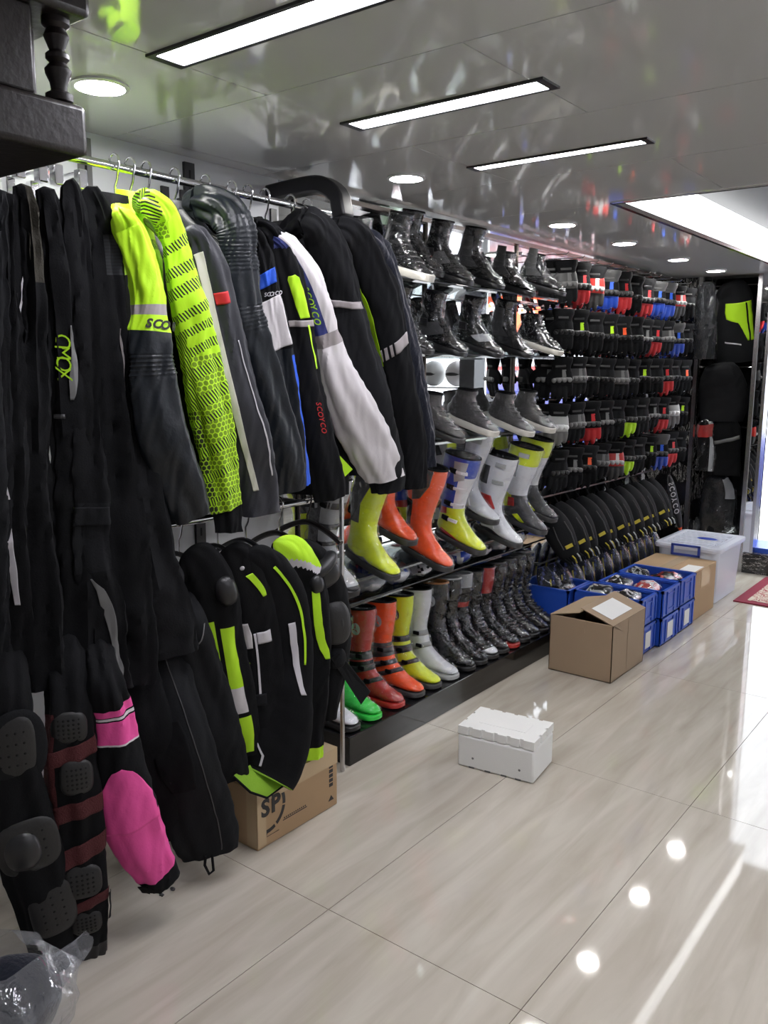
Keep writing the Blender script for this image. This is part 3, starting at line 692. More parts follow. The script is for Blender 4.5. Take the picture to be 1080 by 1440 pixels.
c.patch('cuff', t, [(712, -.9, .9), (722, -.95, .95), (732, -.95, .95), (738, -.9, .9)], 'black2', lift=.006)
t, c = trousers('black trousers with ribbed hip panel and bottoms turned dark grey', [(122, 262, 13), (138, 300, 16), (148, 360, 19), (158, 500, 25), (168, 650, 29), (180, 800, 32), (187, 900, 34), (186, 962, 32)], lambda s, f, y: 'ribs' if 330 < y < 384 and s > 0 else 'black', seed=25, hl='clip hanger of the rib-hipped trousers', X=-1.975)
c.patch('pink_seam', t, [(462, .60, .70), (500, .62, .82), (550, .66, .74)], 'refl')
t, c = trousers('black trousers with lime slivers under the lime sleeved jacket', [(190, 470, 12, -1.97), (192, 560, 18), (196, 650, 26), (206, 740, 32), (222, 820, 38), (238, 880, 40), (246, 920, 34)], 'black2', seed=26, X=-1.955)
c.patch('lime_sliver', t, [(582, -.62, -.55), (610, -.6, -.42), (636, -.58, -.30)], 'lime')
c.patch('lime_wedge', t, [(708, -.74, -.68), (730, -.8, -.45), (745, -.75, -.5), (765, -.62, -.56)], 'lime')

# ------------------------------------------------------------------ garments on the lower rail, left
def garment(name, cat, label, keys, k, X, seed=0, flat=.4, group=None, nv=90, sq=.85, wr=.008, part='leg', dome=.05):
    p = P(keys[0][0], keys[0][1], keys[0][3] if len(keys[0]) > 3 else X)
    t = thing(name, label, cat, (p.x, p.y, P(keys[-1][0], keys[-1][1], X).z), group)
    c = Cloth(keys, X, flat=flat, nv=nv, nu=48, seed=seed, wr=wr, sq=sq, dome=dome); c.build(part, t, k); return t, c
def armour(c, t, name, s0, y, w, h, k='plate', thick=.014, holes=True, rows=4, cols=4, round_=1.0, lift=-.004):
    """a moulded guard plate on the cloth: shallow dome with punched vent holes"""
    p, r, d, n = c.at(s0, y, lift); mtx = Matrix((r, d, n)).transposed()
    mb = MB(); mb.ell(p, (w, h, thick), k, 28, 12, mtx, .62 if holes else .85); o = mb.obj(name, t)
    if holes:
        hb = MB()
        for i in range(rows):
            for j in range(cols):
                u, v = (i - (rows - 1) / 2) / rows * 1.35, (j - (cols - 1) / 2) / cols * 1.35
                if u * u + v * v > .62: continue
                z = thick * math.sqrt(max(0, 1 - u * u - v * v)); q = p + r * (u * w) + d * (v * h) + n * (z + .0004)
                hb.ell(q, (.0035, .0035, .0012), 'hole', 8, 4, mtx)
        hb.obj('vent_hole_pattern', o, kind='stuff')
    return o
t, c = garment('padded_armour', 'body armour', 'black armoured garment with round hip pad and oval knee plates at the photo edge', [(4, 800, 22, -2.12), (6, 900, 28, -2.02), (10, 985, 32), (18, 1080, 36), (38, 1180, 44), (62, 1260, 40), (78, 1330, 32), (84, 1362, 20)], 'black', -1.95, 30, .6, 'body armour on the lower rail')
armour(c, t, 'hip_pad', .05, 1045, .055, .085); armour(c, t, 'hip_pad_ring', .25, 1048, .070, .105, 'black2', .010, False)
armour(c, t, 'knee_plate', .0, 1178, .075, .075); armour(c, t, 'knee_cap', -.15, 1180, .045, .055, 'rubber', .032, False); armour(c, t, 'shin_plate', .15, 1270, .058, .08, rows=3, cols=5)
t, c = garment('padded_armour', 'body armour', 'black armoured leg with dark red mesh bands and punched plates, reaching the floor', [(86, 830, 24, -2.12), (93, 930, 30, -1.98), (100, 1000, 33), (104, 1080, 36), (110, 1160, 36), (116, 1240, 34), (122, 1300, 28), (128, 1340, 20), (124, 1372, 13)],
               lambda s, f, y: 'dred' if (s < -.62 and 1000 < y < 1150) else ('rubber' if y > 1325 else 'black'), -1.92, 31, .6, 'body armour on the lower rail', nv=180)
for y_, h_, sl in ((1051, 11, -8), (1130, 12, -6), (1190, 13, -12), (1264, 7, -8)): c.patch('red_mesh_band', t, [(y_ - h_, -.97, .97), (y_, -.97, .97), (y_ + h_, -.97, .97)], 'dred', slope=sl, nseg=26)
for nm, y, w, h, s0 in (('thigh_plate', 1018, .045, .042, -.1), ('knee_plate', 1084, .042, .048, .05), ('lower_knee_plate', 1230, .050, .048, 0), ('shin_plate', 1290, .040, .036, 0)): armour(c, t, nm, s0, y, w, h, rows=5, cols=5)
c.patch('fastening_strap', t, [(1255, .86, .99), (1275, .92, 1.0), (1292, .86, .99)], 'black2', lift=.008)
garment('trousers', 'trousers', 'plain black trousers hanging between the red meshed armour and the pink sleeve', [(120, 880, 24), (135, 960, 28), (150, 1060, 30), (160, 1130, 30), (166, 1170, 24)], 'black', -2.02, 32, .38, 'black garments on the lower rail')
def kP(s, f, y):
    if 986 < y < 996 or 1004.5 < y < 1037: return 'pink'
    if 998 < y < 1003.5: return 'white'
    if 1037 <= y < 1039: return 'white'
    if 1150 < y < 1224: return 'pink'
    return 'black'
t, c = garment('jacket', 'jacket', 'black jacket sleeve with bright pink upper band and big pink elbow panel', [(122, 830, 18, -2.10), (138, 915, 23, -1.96), (150, 965, 26), (160, 1000, 28), (166, 1040, 31), (172, 1090, 37), (182, 1140, 41), (196, 1180, 39), (212, 1214, 33), (222, 1232, 29), (226, 1240, 27)], kP, -1.88, 33, .75, nv=200, part='sleeve', sq=1)
c.patch('pink_elbow', t, [(1068 + 84 * (q / 14), -.97 * math.sqrt(1 - (1 - q / 14) ** 2) - .01, .97 * math.sqrt(1 - (1 - q / 14) ** 2) + .01) for q in range(15)], 'pink', nseg=28)
c.patch('cuff_tab', t, [(1224, -.95, -.6), (1230, -1, -.6), (1236, -.98, -.7)], 'black', lift=.01)
garment('trousers', 'trousers', 'black padded trousers just behind the pink elbow panel', [(160, 780, 22, -2.14), (172, 850, 26, -2.10), (190, 930, 32, -2.03), (205, 1010, 36), (218, 1080, 38), (232, 1140, 36), (240, 1178, 26)], 'black', -1.98, 34, .38, 'black garments on the lower rail')
t, c = garment('trousers', 'trousers', 'black trousers with a hanging loop at the hem, in front of the carton', [(188, 780, 24, -2.12), (205, 855, 32, -2.08), (222, 920, 38, -2.02), (240, 1000, 42, -1.96), (258, 1070, 46), (276, 1130, 48), (292, 1180, 44), (296, 1198, 38)], 'black2', -1.93, 35, .38, 'black garments on the lower rail')
c.patch('side_seam', t, [(930, .15, .18), (1000, .30, .33), (1080, .38, .41), (1150, .36, .39), (1190, .30, .33)], 'dgrey'); c.patch('knee_panel', t, [(1010, -.6, .1), (1030, -.75, .2), (1070, -.78, .2), (1100, -.6, .1)], 'black', lift=.004)
p = c.at(-.1, 1196)[0]; mb = MB(); mb.tube([p + Vector((0, -.008, .01)), p + Vector((.0, -.012, -.02)), p + Vector((.01, -.004, -.05)), p + Vector((.012, .012, -.045)), p + Vector((.004, .014, .01))], .0045, 'black', 8); mb.obj('hem_loop', t)
t, c = garment('jacket', 'jacket', 'black textile jacket with a pale shoulder seam, beside the lime vests', [(225, 790, 20, -2.12), (240, 835, 26, -2.04), (258, 880, 32), (276, 940, 34), (296, 1000, 36), (312, 1060, 35), (322, 1095, 28)], 'black2', -1.97, 36, .38, part='sleeve')
c.patch('seam', t, [(908, .1, .16), (900, .4, .46), (890, .66, .72), (884, .82, .88)], 'grey')

# ------------------------------------------------------------------ lime and black vests on the lower rail
VG = 'protective vests on the lower rail'
def vest(label, keys, k, X, seed, hook, flat=.38, hl=None, wood=False, nv=150, col='chrome'):
    t, c = garment('protective_vest', 'vest', label, keys, k, X, seed, flat, VG, nv, .8, .006, 'body', .07)
    if hl:
        y = P(hook[0], hook[1], -2.18).y; hanger(y, hl, z=1.10, ysh=y - .03, sz=.17, drop=.10, col=col, wood=wood)
    return t, c
t, c = vest('black vest with hard shoulder cap and lime side panels, first of the vests', [(262, 775, 24), (285, 800, 33), (303, 850, 36), (312, 900, 33), (322, 960, 34), (334, 1020, 30), (342, 1062, 20)],
            lambda s, f, y: 'lime' if f and ((868 < y < 975 and -.62 + (y - 868) * .002 < s < -.1) or (880 < y < 965 and .02 < s < .50) or (1006 < y < 1056 and .05 < s < .62)) else ('white' if f and 965 <= y < 1000 and .05 < s < .45 else 'black'), -1.97, 40, (250, 735), hl='hanger of the first vest from the trousers')
armour(c, t, 'shoulder_cap', .45, 832, .035, .05, 'rubber', .03, False)
t, c = vest('black vest with small white badge square, lime straps and white piping', [(318, 770, 22), (338, 800, 34), (352, 850, 36), (362, 910, 34), (366, 980, 36), (368, 1050, 36), (368, 1085, 30)],
            lambda s, f, y: 'lime' if f and ((925 < y < 968 and -.62 < s < -.2) or (988 < y < 1030 and (-.75 < s < -.45 or -.3 < s < -.08)) or (1036 < y < 1064 and (-.7 < s < -.52 or -.4 < s < -.15))) else 'black', -1.955, 41, (305, 735), hl='hanger of the white badged vest')
c.patch('lime_shoulder_strip', t, [(805, .05, .32), (815, .18, .45), (826, .32, .58), (838, .45, .66)], 'lime'); c.patch('badge_square', t, [(885, .02, .62), (893, .02, .62), (901, .02, .62)], 'reflw'); c.patch('piping', t, [(885, -.06, .0), (930, -.04, .02), (972, -.02, .04)], 'reflw')
c.patch('strap', t, [(970, -.85, .2), (986, -.85, .2)], 'black2', lift=.006); c.patch('side_strip', t, [(868, -.55, -.15), (885, -.42, -.1), (905, -.36, -.12)], 'white')
for i, (s0, y, r_) in enumerate(((-.9, 793, .008), (.05, 794, .008))):
    p, r, d, n = c.at(s0, y, .004); mb = MB(); mb.ell(p, (r_, r_, .003), 'reflw', 12, 6, Matrix((r, d, n)).transposed()); mb.obj('round_tag', t)
def kV3(s, f, y):
    if y > 1092: return 'limed'
    return 'black'
t, c = vest('large black vest with pale green strip and an open lime lined hem', [(345, 775, 20), (372, 805, 36), (392, 850, 42), (400, 910, 40), (394, 970, 46), (388, 1030, 50), (380, 1076, 46), (373, 1093, 42)], kV3, -1.925, 42, (345, 735), hl='hanger of the vest with the lime lined hem')
c.patch('lime_strip', t, [(800, .30, .42), (830, .46, .56), (860, .58, .68), (900, .64, .73), (930, .68, .75)], 'lime')
p, r, d, n = c.at(0, 1092); mb = MB(); q = [p + r * a * .001 * 1.0 + d * b * .001 for a, b in ((-100, -8), (95, -14), (92, 12), (20, 55), (-20, 50), (-98, 18))]
hem = [P(328, 1092, -1.93), P(350, 1078, -1.95), P(402, 1080, -1.93), P(402, 1102, -1.90), P(375, 1122, -1.875), P(352, 1114, -1.89)]
mb = MB(); mb.prism(hem, (0, .006, .004), 'limed'); mb.obj('hem_lining', t); mb = MB(); mb.tube(hem[3:] + [hem[0]], .004, 'black'); mb.obj('hem_binding', t)
c.patch('pale_strip', t, [(872, .12, .36), (900, .14, .38), (930, .26, .50), (955, .46, .68), (972, .62, .80)], 'reflw')
c.patch('curved_piping', t, [(1042, -.42, -.36), (1060, -.22, -.16), (1078, -.24, -.18)], 'reflw')
def kV4(s, f, y):
    if y < 812 and s > -.75:
        q = y - 26 * s - 775
        if 6 < q < 17: return 'reflw'
        return 'lime' if q <= 6 else 'black'
    if y > 1048: return 'lime'
    return 'black'
t, c = vest('black vest with lime shoulder, grey band and curved lime strip, on a wooden hanger', [(385, 762, 14), (408, 782, 28), (425, 815, 30), (430, 860, 32), (432, 920, 34), (434, 990, 28), (436, 1040, 20), (437, 1066, 17)], kV4, -1.925, 43, (392, 735), hl='dark wooden hanger of the lime shouldered vest', wood=True)
c.patch('lime_strip', t, [(828, .25, .58), (850, .22, .58), (875, .24, .58), (895, .32, .66), (910, .46, .80), (925, .72, .92)], 'lime'); c.patch('mesh_panel', t, [(842, -.6, -.25), (880, -.7, -.2), (920, -.62, -.1), (955, -.4, .05), (985, -.1, .08)], 'limed')
armour(c, t, 'shoulder_cap', .55, 822, .026, .034, 'rubber', .022, False)
t, c = garment('armour_jacket', 'body armour', 'black armour jacket with glossy shoulder guard and padded elbow, last on the lower rail', [(415, 770, 16), (440, 790, 26), (458, 830, 30), (466, 880, 28), (468, 930, 22), (462, 980, 18), (462, 1010, 13)], 'black', -1.945, 44, .8, None, 120, 1, .005, 'sleeve')
armour(c, t, 'shoulder_guard', .15, 800, .062, .05, 'rubber', .034, False); armour(c, t, 'guard_rim', .3, 790, .066, .022, 'rubber', .044, False)
armour(c, t, 'elbow_pad', .22, 868, .055, .085, 'plate', .034, False); armour(c, t, 'elbow_ridge', .40, 866, .018, .05, 'rubber', .034, False); armour(c, t, 'forearm_pad', .2, 920, .036, .04, 'black2', .026, False)
mb = MB(); a = [P(466, 925, -1.90), P(478, 918, -1.89), P(521, 972, -1.90), P(508, 990, -1.90)]; mb.prism(a, (.004, -.006, 0), 'black'); mb.obj('strap', t)
hanger(P(432, 737, -2.18).y, 'dark wooden hanger of the armour jacket beside the wrapped boots', z=1.10, sz=.17, drop=.08, col='blackm', wood=True)

# ------------------------------------------------------------------ boxes on the floor
def carton(mb, lo, hi, k, th=.004):
    x0, y0, z0 = lo; x1, y1, z1 = hi
    mb.box((x0, y0, z0), (x1, y1, z0 + th), k); mb.box((x0, y0, z0), (x1, y0 + th, z1), k); mb.box((x0, y1 - th, z0), (x1, y1, z1), k)
    mb.box((x0, y0, z0), (x0 + th, y1, z1), k); mb.box((x1 - th, y0, z0), (x1, y1, z1), k)
def flap(mb, a, b, d, k, th=.004):
    a, b, d = Vector(a), Vector(b), Vector(d); n = (b - a).cross(d).normalized() * th
    mb.prism([a, b, b + d, a + d], n, k)
# taped carton under the vests
t = thing('cardboard_carton', 'taped brown carton with printed circle mark standing under the lime vests', 'cardboard box', (-2.02, 2.0, 0))
x0, x1, y0, y1, zt = -2.36, -1.925, 1.80, 2.205, .225
mb = MB(); mb.box((x0, y0, .001), (x1, y1, zt - .008), 'card2'); mb.obj('body', t, bevel=.004, smooth=False)
for nm, a, b in (('top_flap', (x0, y0, zt - .007), (x0 + .217, y1, zt - .002)), ('top_flap', (x0 + .221, y0, zt - .007), (x1, y1, zt))):
    mb = MB(); mb.box(a, b, 'card2'); mb.obj(nm, t, bevel=.002, smooth=False)
mb = MB(); mb.box((x1 - .07, y0 - .001, zt), (x1 + .0012, y1 + .001, zt + .0012), 'tape'); mb.box((x1, y0, zt - .06), (x1 + .0012, y1, zt + .001), 'tape'); mb.box((x1, y0 - .0012, .01), (x1 + .001, y0 + .04, zt), 'tape'); mb.box((x1 - .05, y0 - .0012, .01), (x1 + .001, y0, zt), 'tape'); mb.obj('packing_tape', t, smooth=False)
mb = MB(); cy, cz, R1, R2 = y0 + .045, .135, .088, .074
for a0, a1 in ((-58, -12), (-8, 40), (-100, -64)):
    n = 10; o_ = [(x1 + .0008, cy + R1 * math.cos(math.radians(lerp(a0, a1, q / n))), cz + R1 * math.sin(math.radians(lerp(a0, a1, q / n)))) for q in range(n + 1)]
    i_ = [(x1 + .0008, cy + R2 * math.cos(math.radians(lerp(a0, a1, q / n))), cz + R2 * math.sin(math.radians(lerp(a0, a1, q / n)))) for q in range(n + 1)]
    mb.grid([o_, i_], 'ink', False)
mb.obj('printed_ring', t, smooth=False)
flat_text('SP', 'printed_letters', t, 'ink', .085, (x1 + .001, y0 + .018, .115), (0, 1, 0), (0, 0, 1), shear=0, bold=.035, adv=.62)
mb = MB(); mb.ell((x1, y0 + .035, .045), (.001, .009, .009), 'ink', 12, 6); mb.obj('printed_dot', t, smooth=False)
mb = MB(); mb.prism([(x1, y1 - .05, .03), (x1, y1 - .02, .03), (x1, y1 - .035, .05)], (.0008, 0, 0), 'ink'); mb.obj('printed_triangle', t, smooth=False)
mb = MB(); mb.box((x1, y0 + .12, .060), (x1 + .0008, y0 + .24, .063), 'ink'); mb.box((x1, y0 + .03, .035), (x1 + .0008, y0 + .10, .0365), 'ink')
for q in range(12): mb.box((x1, y0 + .125 + q * .0095, .066), (x1 + .0008, y0 + .130 + q * .0095, .071), 'ink')
for q in range(6): mb.box((x1, y1 - .045, .085 + q * .018), (x1 + .0008, y1 - .025, .098 + q * .018), 'ink')
mb.obj('printed_text_lines', t, smooth=False)
# styrofoam box
t = thing('styrofoam_box', 'white styrofoam box with notched lid lying alone on the tiles', 'styrofoam box', (-1.60, 2.88, 0), rot=(0, 0, math.radians(7.5)))
mb = MB(); mb.box((-.163, -.112, .001), (.163, .112, .135), 'foam'); o = mb.obj('tray', t, world=False, bevel=.008)
mb = MB(); n = 6
def notched(x0, x1, y0, y1, m_, d=.012, wn=.022):
    pts = []
    def edge(a, b, k_):
        a, b = Vector(a), Vector(b); L = (b - a).length; u = (b - a) / L; nn = Vector((-u.y, u.x))
        pts.append(a)
        for i in range(k_):
            c_ = L * (i + 1) / (k_ + 1); pts.extend([a + u * (c_ - wn / 2), a + u * (c_ - wn / 2) + nn * d, a + u * (c_ + wn / 2) + nn * d, a + u * (c_ + wn / 2)])
    edge((x0, y0), (x1, y0), 5); edge((x1, y0), (x1, y1), 2); edge((x1, y1), (x0, y1), 5); edge((x0, y1), (x0, y0), 2); return pts
mb.prism([(p.x, p.y, .138) for p in notched(-.163, .163, -.112, .112, 0, .008, .016)], (0, 0, .035), 'foam'); mb.box((-.1, -.045, .172), (.1, .045, .1745), 'foam'); o = mb.obj('lid', t, world=False, bevel=.003, smooth=False)
mb = MB()
for x in (-.095, .105): mb.ell((x, -.1125, .045), (.005, .001, .005), 'grey', 10, 6)
mb.obj('vent_hole', t, world=False)
mb = MB()
for x in (-.1, -.03, .04, .1): mb.box((x - .012, -.1125, .0015), (x + .012, -.108, .008), 'grey')
mb.obj('foot_groove', t, world=False, smooth=False)
# open brown carton in front of the crates
t = thing('cardboard_carton', 'plain brown carton with half-open lid flaps in front of the blue crates', 'cardboard box', (-1.80, 4.22, 0))
mb = MB(); carton(mb, (-1.975, 4.0, .001), (-1.622, 4.44, .305), 'card'); mb.obj('body', t, smooth=False)
mb = MB(); flap(mb, (-1.975, 4.0, .305), (-1.622, 4.0, .305), (0, .10, -.045), 'cardin'); mb.obj('inner_flap', t, smooth=False)
mb = MB(); flap(mb, (-1.622, 4.0, .305), (-1.622, 4.44, .305), (-.19, .02, .058), 'card'); o = mb.obj('flap', t, smooth=False)
mb = MB(); flap(mb, (-1.655, 4.06, .3205), (-1.655, 4.33, .3205), (-.12, .012, .0366), 'paper', .0015); mb.obj('shipping_label', o, smooth=False)
mb = MB(); flap(mb, (-1.975, 4.44, .305), (-1.975, 4.0, .305), (.175, -.02, .045), 'cardin'); mb.obj('flap', t, smooth=False)
mb = MB(); mb.box((-1.6215, 4.2, .02), (-1.6205, 4.25, .3), 'card'); mb.obj('seam_strip', t, smooth=False)
mb = MB(); mb.box((-1.83, 3.9985, .24), (-1.775, 4.0, .305), 'card'); mb.obj('tape_strip', t, smooth=False)
# blue crates
def crate(label, x1, y0, y1, z0, h=.165, depth_=.40, lab=False):
    t = thing('plastic_crate', label, 'crate', (x1 - depth_ / 2, (y0 + y1) / 2, z0), 'blue stacking crates'); x0 = x1 - depth_; g = .004
    mb = MB(); carton(mb, (x0, y0 + g, z0 + .001), (x1, y1 - g, z0 + h - .012), 'blue', .005); mb.obj('body', t, smooth=False)
    mb = MB()
    for lo, hi in (((x0, y0 + g, 0), (x1 + .006, y0 + g + .016, 0)), ((x0, y1 - g - .016, 0), (x1 + .006, y1 - g, 0)), ((x0, y0 + g, 0), (x0 + .016, y1 - g, 0)), ((x1 - .010, y0 + g, 0), (x1 + .006, y1 - g, 0))):
        mb.box((lo[0], lo[1], z0 + h - .014), (hi[0], hi[1], z0 + h), 'blue')
    mb.obj('rim', t, smooth=False)
    w_ = y1 - y0
    for q in (.08, .30, .70, .92):
        mb = MB(); mb.box((x1, y0 + w_ * q - .007, z0 + .012), (x1 + .006, y0 + w_ * q + .007, z0 + h - .014), 'blue'); mb.obj('rib', t, smooth=False)
    mb = MB(); a, b = y0 + w_ * .32, y0 + w_ * .68
    for lo, hi in (((a, z0 + .035), (b, z0 + .042)), ((a, z0 + .125), (b, z0 + .132)), ((a, z0 + .035), (a + .007, z0 + .132)), ((b - .007, z0 + .035), (b, z0 + .132))): mb.box((x1, lo[0], lo[1]), (x1 + .005, hi[0], hi[1]), 'blue')
    mb.obj('front_panel', t, smooth=False)
    if lab: mb = MB(); mb.box((x1 + .006, y0 + w_ * .36, z0 + .03), (x1 + .007, y0 + w_ * .66, z0 + .125), 'paper'); mb.obj('paper_label', t, smooth=False)
    return t
crate('bottom blue crate right behind the open brown carton', -1.66, 4.46, 4.72, .0, lab=True); crate('upper blue crate right behind the open brown carton', -1.66, 4.46, 4.72, .168)
crate('bottom blue crate in the middle of the three stacks, with paper label', -1.635, 4.73, 5.03, .0, lab=True); crate('upper blue crate in the middle of the three stacks', -1.635, 4.73, 5.03, .168)
crate('bottom blue crate against the second carton, with paper label', -1.64, 5.04, 5.34, .0, lab=True); crate('upper blue crate against the second carton', -1.64, 5.04, 5.34, .168)
crate('bottom blue crate of the rear stack by the shelves', -2.07, 4.40, 4.72, .0, depth_=.33); crate('upper blue crate of the rear stack by the shelves', -2.07, 4.40, 4.72, .168, depth_=.33)
# goods in plastic bags lying in the crates
def packet(name, cat, label, c, sx, sy, sz, k, k2, seed, rz=0, group=None):
    t = thing(name, label, cat, c, group, rot=(0, 0, rz)); rnd = random.Random(seed)
    mb = MB(); rows = []
    for j in range(9):
        th = PI * (.05 + .9 * j / 8); row = []
        for i in range(18):
            a = 2 * PI * i / 18; q = Vector((math.copysign(abs(math.cos(a)) ** .6, math.cos(a)) * math.sin(th) * sx, math.copysign(abs(math.sin(a)) ** .6, math.sin(a)) * math.sin(th) * sy, -math.cos(th) * sz + sz))
            q += Vector((0, 0, noise.noise(q * 22 + Vector((seed, 0, 0))) * sz * .45)); row.append(q)
        rows.append(row)
    def kk(i, j): return k2 if noise.noise(Vector((i * .55, j * .7, seed * 2.3))) > .12 else k
    mb.grid(rows, kk, True, True, True); mb.obj('contents', t, world=False)
    mb = MB(); rows = []
    for j in range(9):
        th = PI * (.05 + .9 * j / 8); row = []
        for i in range(24):
            a = 2 * PI * i / 24; q = Vector((math.copysign(abs(math.cos(a)) ** .5, math.cos(a)) * math.sin(th) * sx * 1.14, math.copysign(abs(math.sin(a)) ** .5, math.sin(a)) * math.sin(th) * sy * 1.14, -math.cos(th) * sz * 1.1 + sz))
            q += Vector((noise.noise(q * 30), noise.noise(q * 31 + Vector((5, 0, 0))), noise.noise(q * 26))) * .008; row.append(q)
        rows.append(row)
    mb.grid(rows, 'film', True, True, True); mb.obj('plastic_bag', t, world=False); return t
PG = 'bagged gloves in the blue crates'
for i, (x, y, k, k2, lab) in enumerate(((-1.80, 4.60, 'black', 'white', 'bagged black and white gloves in the crate behind the open carton'), (-1.97, 4.62, 'black', 'lgrey', 'bagged black and grey gloves by the inner end of the first crate'),
        (-2.22, 4.56, 'black', 'dgrey', 'clear bag of black goods in the rear crate by the shelves'), (-1.78, 4.88, 'redp', 'white', 'bagged red and white gloves in the middle crate'), (-1.96, 4.88, 'black', 'white', 'bagged black gloves with white marks in the middle crate'),
        (-1.78, 5.19, 'black', 'redp', 'bagged black and red gloves in the crate by the second carton'), (-1.96, 5.18, 'black', 'lgrey', 'bagged black goods at the inner end of the crate by the second carton'))):
    packet('bagged_gloves', 'gloves', lab, (x, y, .262), .075, .105, .038, k, k2, i + 1, .3 * math.sin(i * 2.3), PG)
# second carton and clear bin
t = thing('cardboard_carton', 'brown carton with taped top between the blue crates and the clear bin', 'cardboard box', (-1.85, 5.57, 0))
mb = MB(); mb.box((-2.06, 5.37, .001), (-1.648, 5.79, .318), 'card2'); mb.obj('body', t, bevel=.004, smooth=False)
for a, b in ((-2.06, -1.857), (-1.853, -1.648)): mb = MB(); mb.box((a, 5.37, .318), (b, 5.79, .324), 'card2'); mb.obj('top_flap', t, smooth=False)
mb = MB(); mb.box((-1.76, 5.38, .324), (-1.66, 5.56, .3255), 'paper'); mb.obj('shipping_label', t, smooth=False)
mb = MB(); mb.box((-1.648, 5.48, .2), (-1.6465, 5.66, .325), 'tape'); mb.box((-1.88, 5.369, .2), (-1.82, 5.37, .324), 'tape'); mb.box((-1.89, 5.37, .324), (-1.82, 5.79, .3255), 'tape'); mb.obj('packing_tape', t, smooth=False)
t = thing('storage_bin', 'large frosted clear storage bin with blue clip handles, beside the marble panel', 'storage bin', (-1.84, 6.1, 0))
def rrect(cx, cy, hx, hy, r, z, n=6):
    o = []
    for a0, sx, sy in ((0, 1, 1), (90, -1, 1), (180, -1, -1), (270, 1, -1)):
        for q in range(n + 1):
            a = math.radians(a0 + 90 * q / n); o.append(Vector((cx + sx * (hx - r) + r * math.cos(a), cy + sy * (hy - r) + r * math.sin(a), z)))
    return o
bx, by, hx, hy = -1.86, 6.12, .215, .30
mb = MB(); mb.grid([rrect(bx, by, hx * .9, hy * .9, .05, .004), rrect(bx, by, hx * .985, hy * .985, .05, .37), rrect(bx, by, hx * .985 - .006, hy * .985 - .006, .05, .37), rrect(bx, by, hx * .9 - .006, hy * .9 - .006, .05, .010)], 'bin', True, True, True); mb.obj('tub', t)
mb = MB(); mb.grid([rrect(bx, by, hx * 1.07, hy * 1.05, .05, .368), rrect(bx, by, hx * 1.09, hy * 1.07, .055, .385), rrect(bx, by, hx * 1.07, hy * 1.05, .05, .398), rrect(bx, by, hx * .9, hy * .9, .04, .405), rrect(bx, by, hx * .86, hy * .86, .04, .398)], 'bin', True, True, True)
for q in range(9): mb.box((bx - hx * .75, by - hy * .78 + q * .052, .399), (bx + hx * .75, by - hy * .78 + q * .052 + .018, .408), 'bin')
mb.obj('lid', t)
mb = MB(); y_ = by - hy * 1.07
for lo, hi in (((bx - .10, .33), (bx + .10, .345)), ((bx - .10, .395), (bx + .10, .41)), ((bx - .10, .33), (bx - .082, .41)), ((bx + .082, .33), (bx + .10, .41))): mb.box((lo[0], y_ - .014, lo[1]), (hi[0], y_ - .002, hi[1]), 'blued')
mb.obj('clip_handle', t, bevel=.003, smooth=False)
mb = MB(); mb.ell((bx + .05, by - .02, .409), (.075, .035, .006), 'blued', 16, 6); mb.obj('blue_print', t)
for i, (x, y, k, k2) in enumerate(((-1.9, 6.0, 'lgrey', 'white'), (-1.83, 6.22, 'white', 'lgrey'))):
    packet('bagged_goods', 'bagged goods', ('pale bagged goods inside the clear bin, by its handled end', 'pale bagged goods inside the clear bin, by the marble panel')[i], (x, y, .016), .115, .088, .085, k, k2, 60 + i)
# rug, crumbs
mb = MB(); mb.box((-1.585, 6.03, .0005), (-.3, 6.90, .009), 'rugb'); r_ = thing('rug', 'cream rug with maroon scrolls and border on the tiles by the entrance', 'rug', (-1.0, 6.45, 0)); mb.obj('border', r_, smooth=False)
mb = MB(); mb.box((-1.51, 6.10, .009), (-.37, 6.83, .0105), 'rug'); mb.obj('patterned_field', r_, smooth=False)
for i, (px, py, r) in enumerate(((227, 1258, .008), (243, 1250, .009), (200, 1242, .009))):
    p = PZ(px, py, .004); mb = MB(); mb.ell(p, (r, r * .7, .005), 'dgrey', 10, 6)
    for j, v in enumerate(mb.v): v += Vector((noise.noise(v * 190), noise.noise(v * 210 + Vector((3, 0, 0))), 0)) * .004
    o = mb.obj('black_crumb'); tag(o, ('small dark crumb on the tile, between the other two crumbs', 'small dark crumb on the tile closest to the carton', 'small dark crumb on the tile just below the pink cuff')[i], 'crumb', 'crumbs on the floor')
# clear plastic bag with dark goods in the corner
p0 = PZ(40, 1420, .10)
t = thing('plastic_bag', 'crumpled clear plastic bag of dark goods at the foot of the armour', 'plastic bag', (p0.x, p0.y, 0))
mb = MB(); mb.ell(p0 + Vector((-.07, -.02, 0)), (.13, .11, .095), 'navy', 24, 14)
for v in mb.v: v += Vector((noise.noise(v * 9), noise.noise(v * 9 + Vector((4, 0, 0))), noise.noise(v * 9 + Vector((0, 7, 0))))) * .03; v.z = max(v.z, .004)
mb.obj('contents', t)
mb = MB(); rows = []; cc = p0 + Vector((-.06, -.02, .0))
neck = [PZ(60, 1385, .10), PZ(85, 1360, .135), PZ(105, 1342, .16), PZ(120, 1325, .185)]
for j in range(15):
    th = PI * (.03 + .80 * j / 14); row = []
    for i in range(40):
        a = 2 * PI * i / 40; q = cc + Vector((math.cos(a) * math.sin(th) * .175, math.sin(a) * math.sin(th) * .15, -math.cos(th) * .125 + .02))
        q += Vector((noise.noise(q * 14), noise.noise(q * 14 + Vector((9, 0, 0))), noise.noise(q * 14 + Vector((0, 9, 0))))) * .035; q.z = max(q.z, .003); row.append(q)
    rows.append(row)
mb.grid(rows, 'filmb', True, True, False)
mb.obj('bag_body', t)
mb = MB(); rows = []
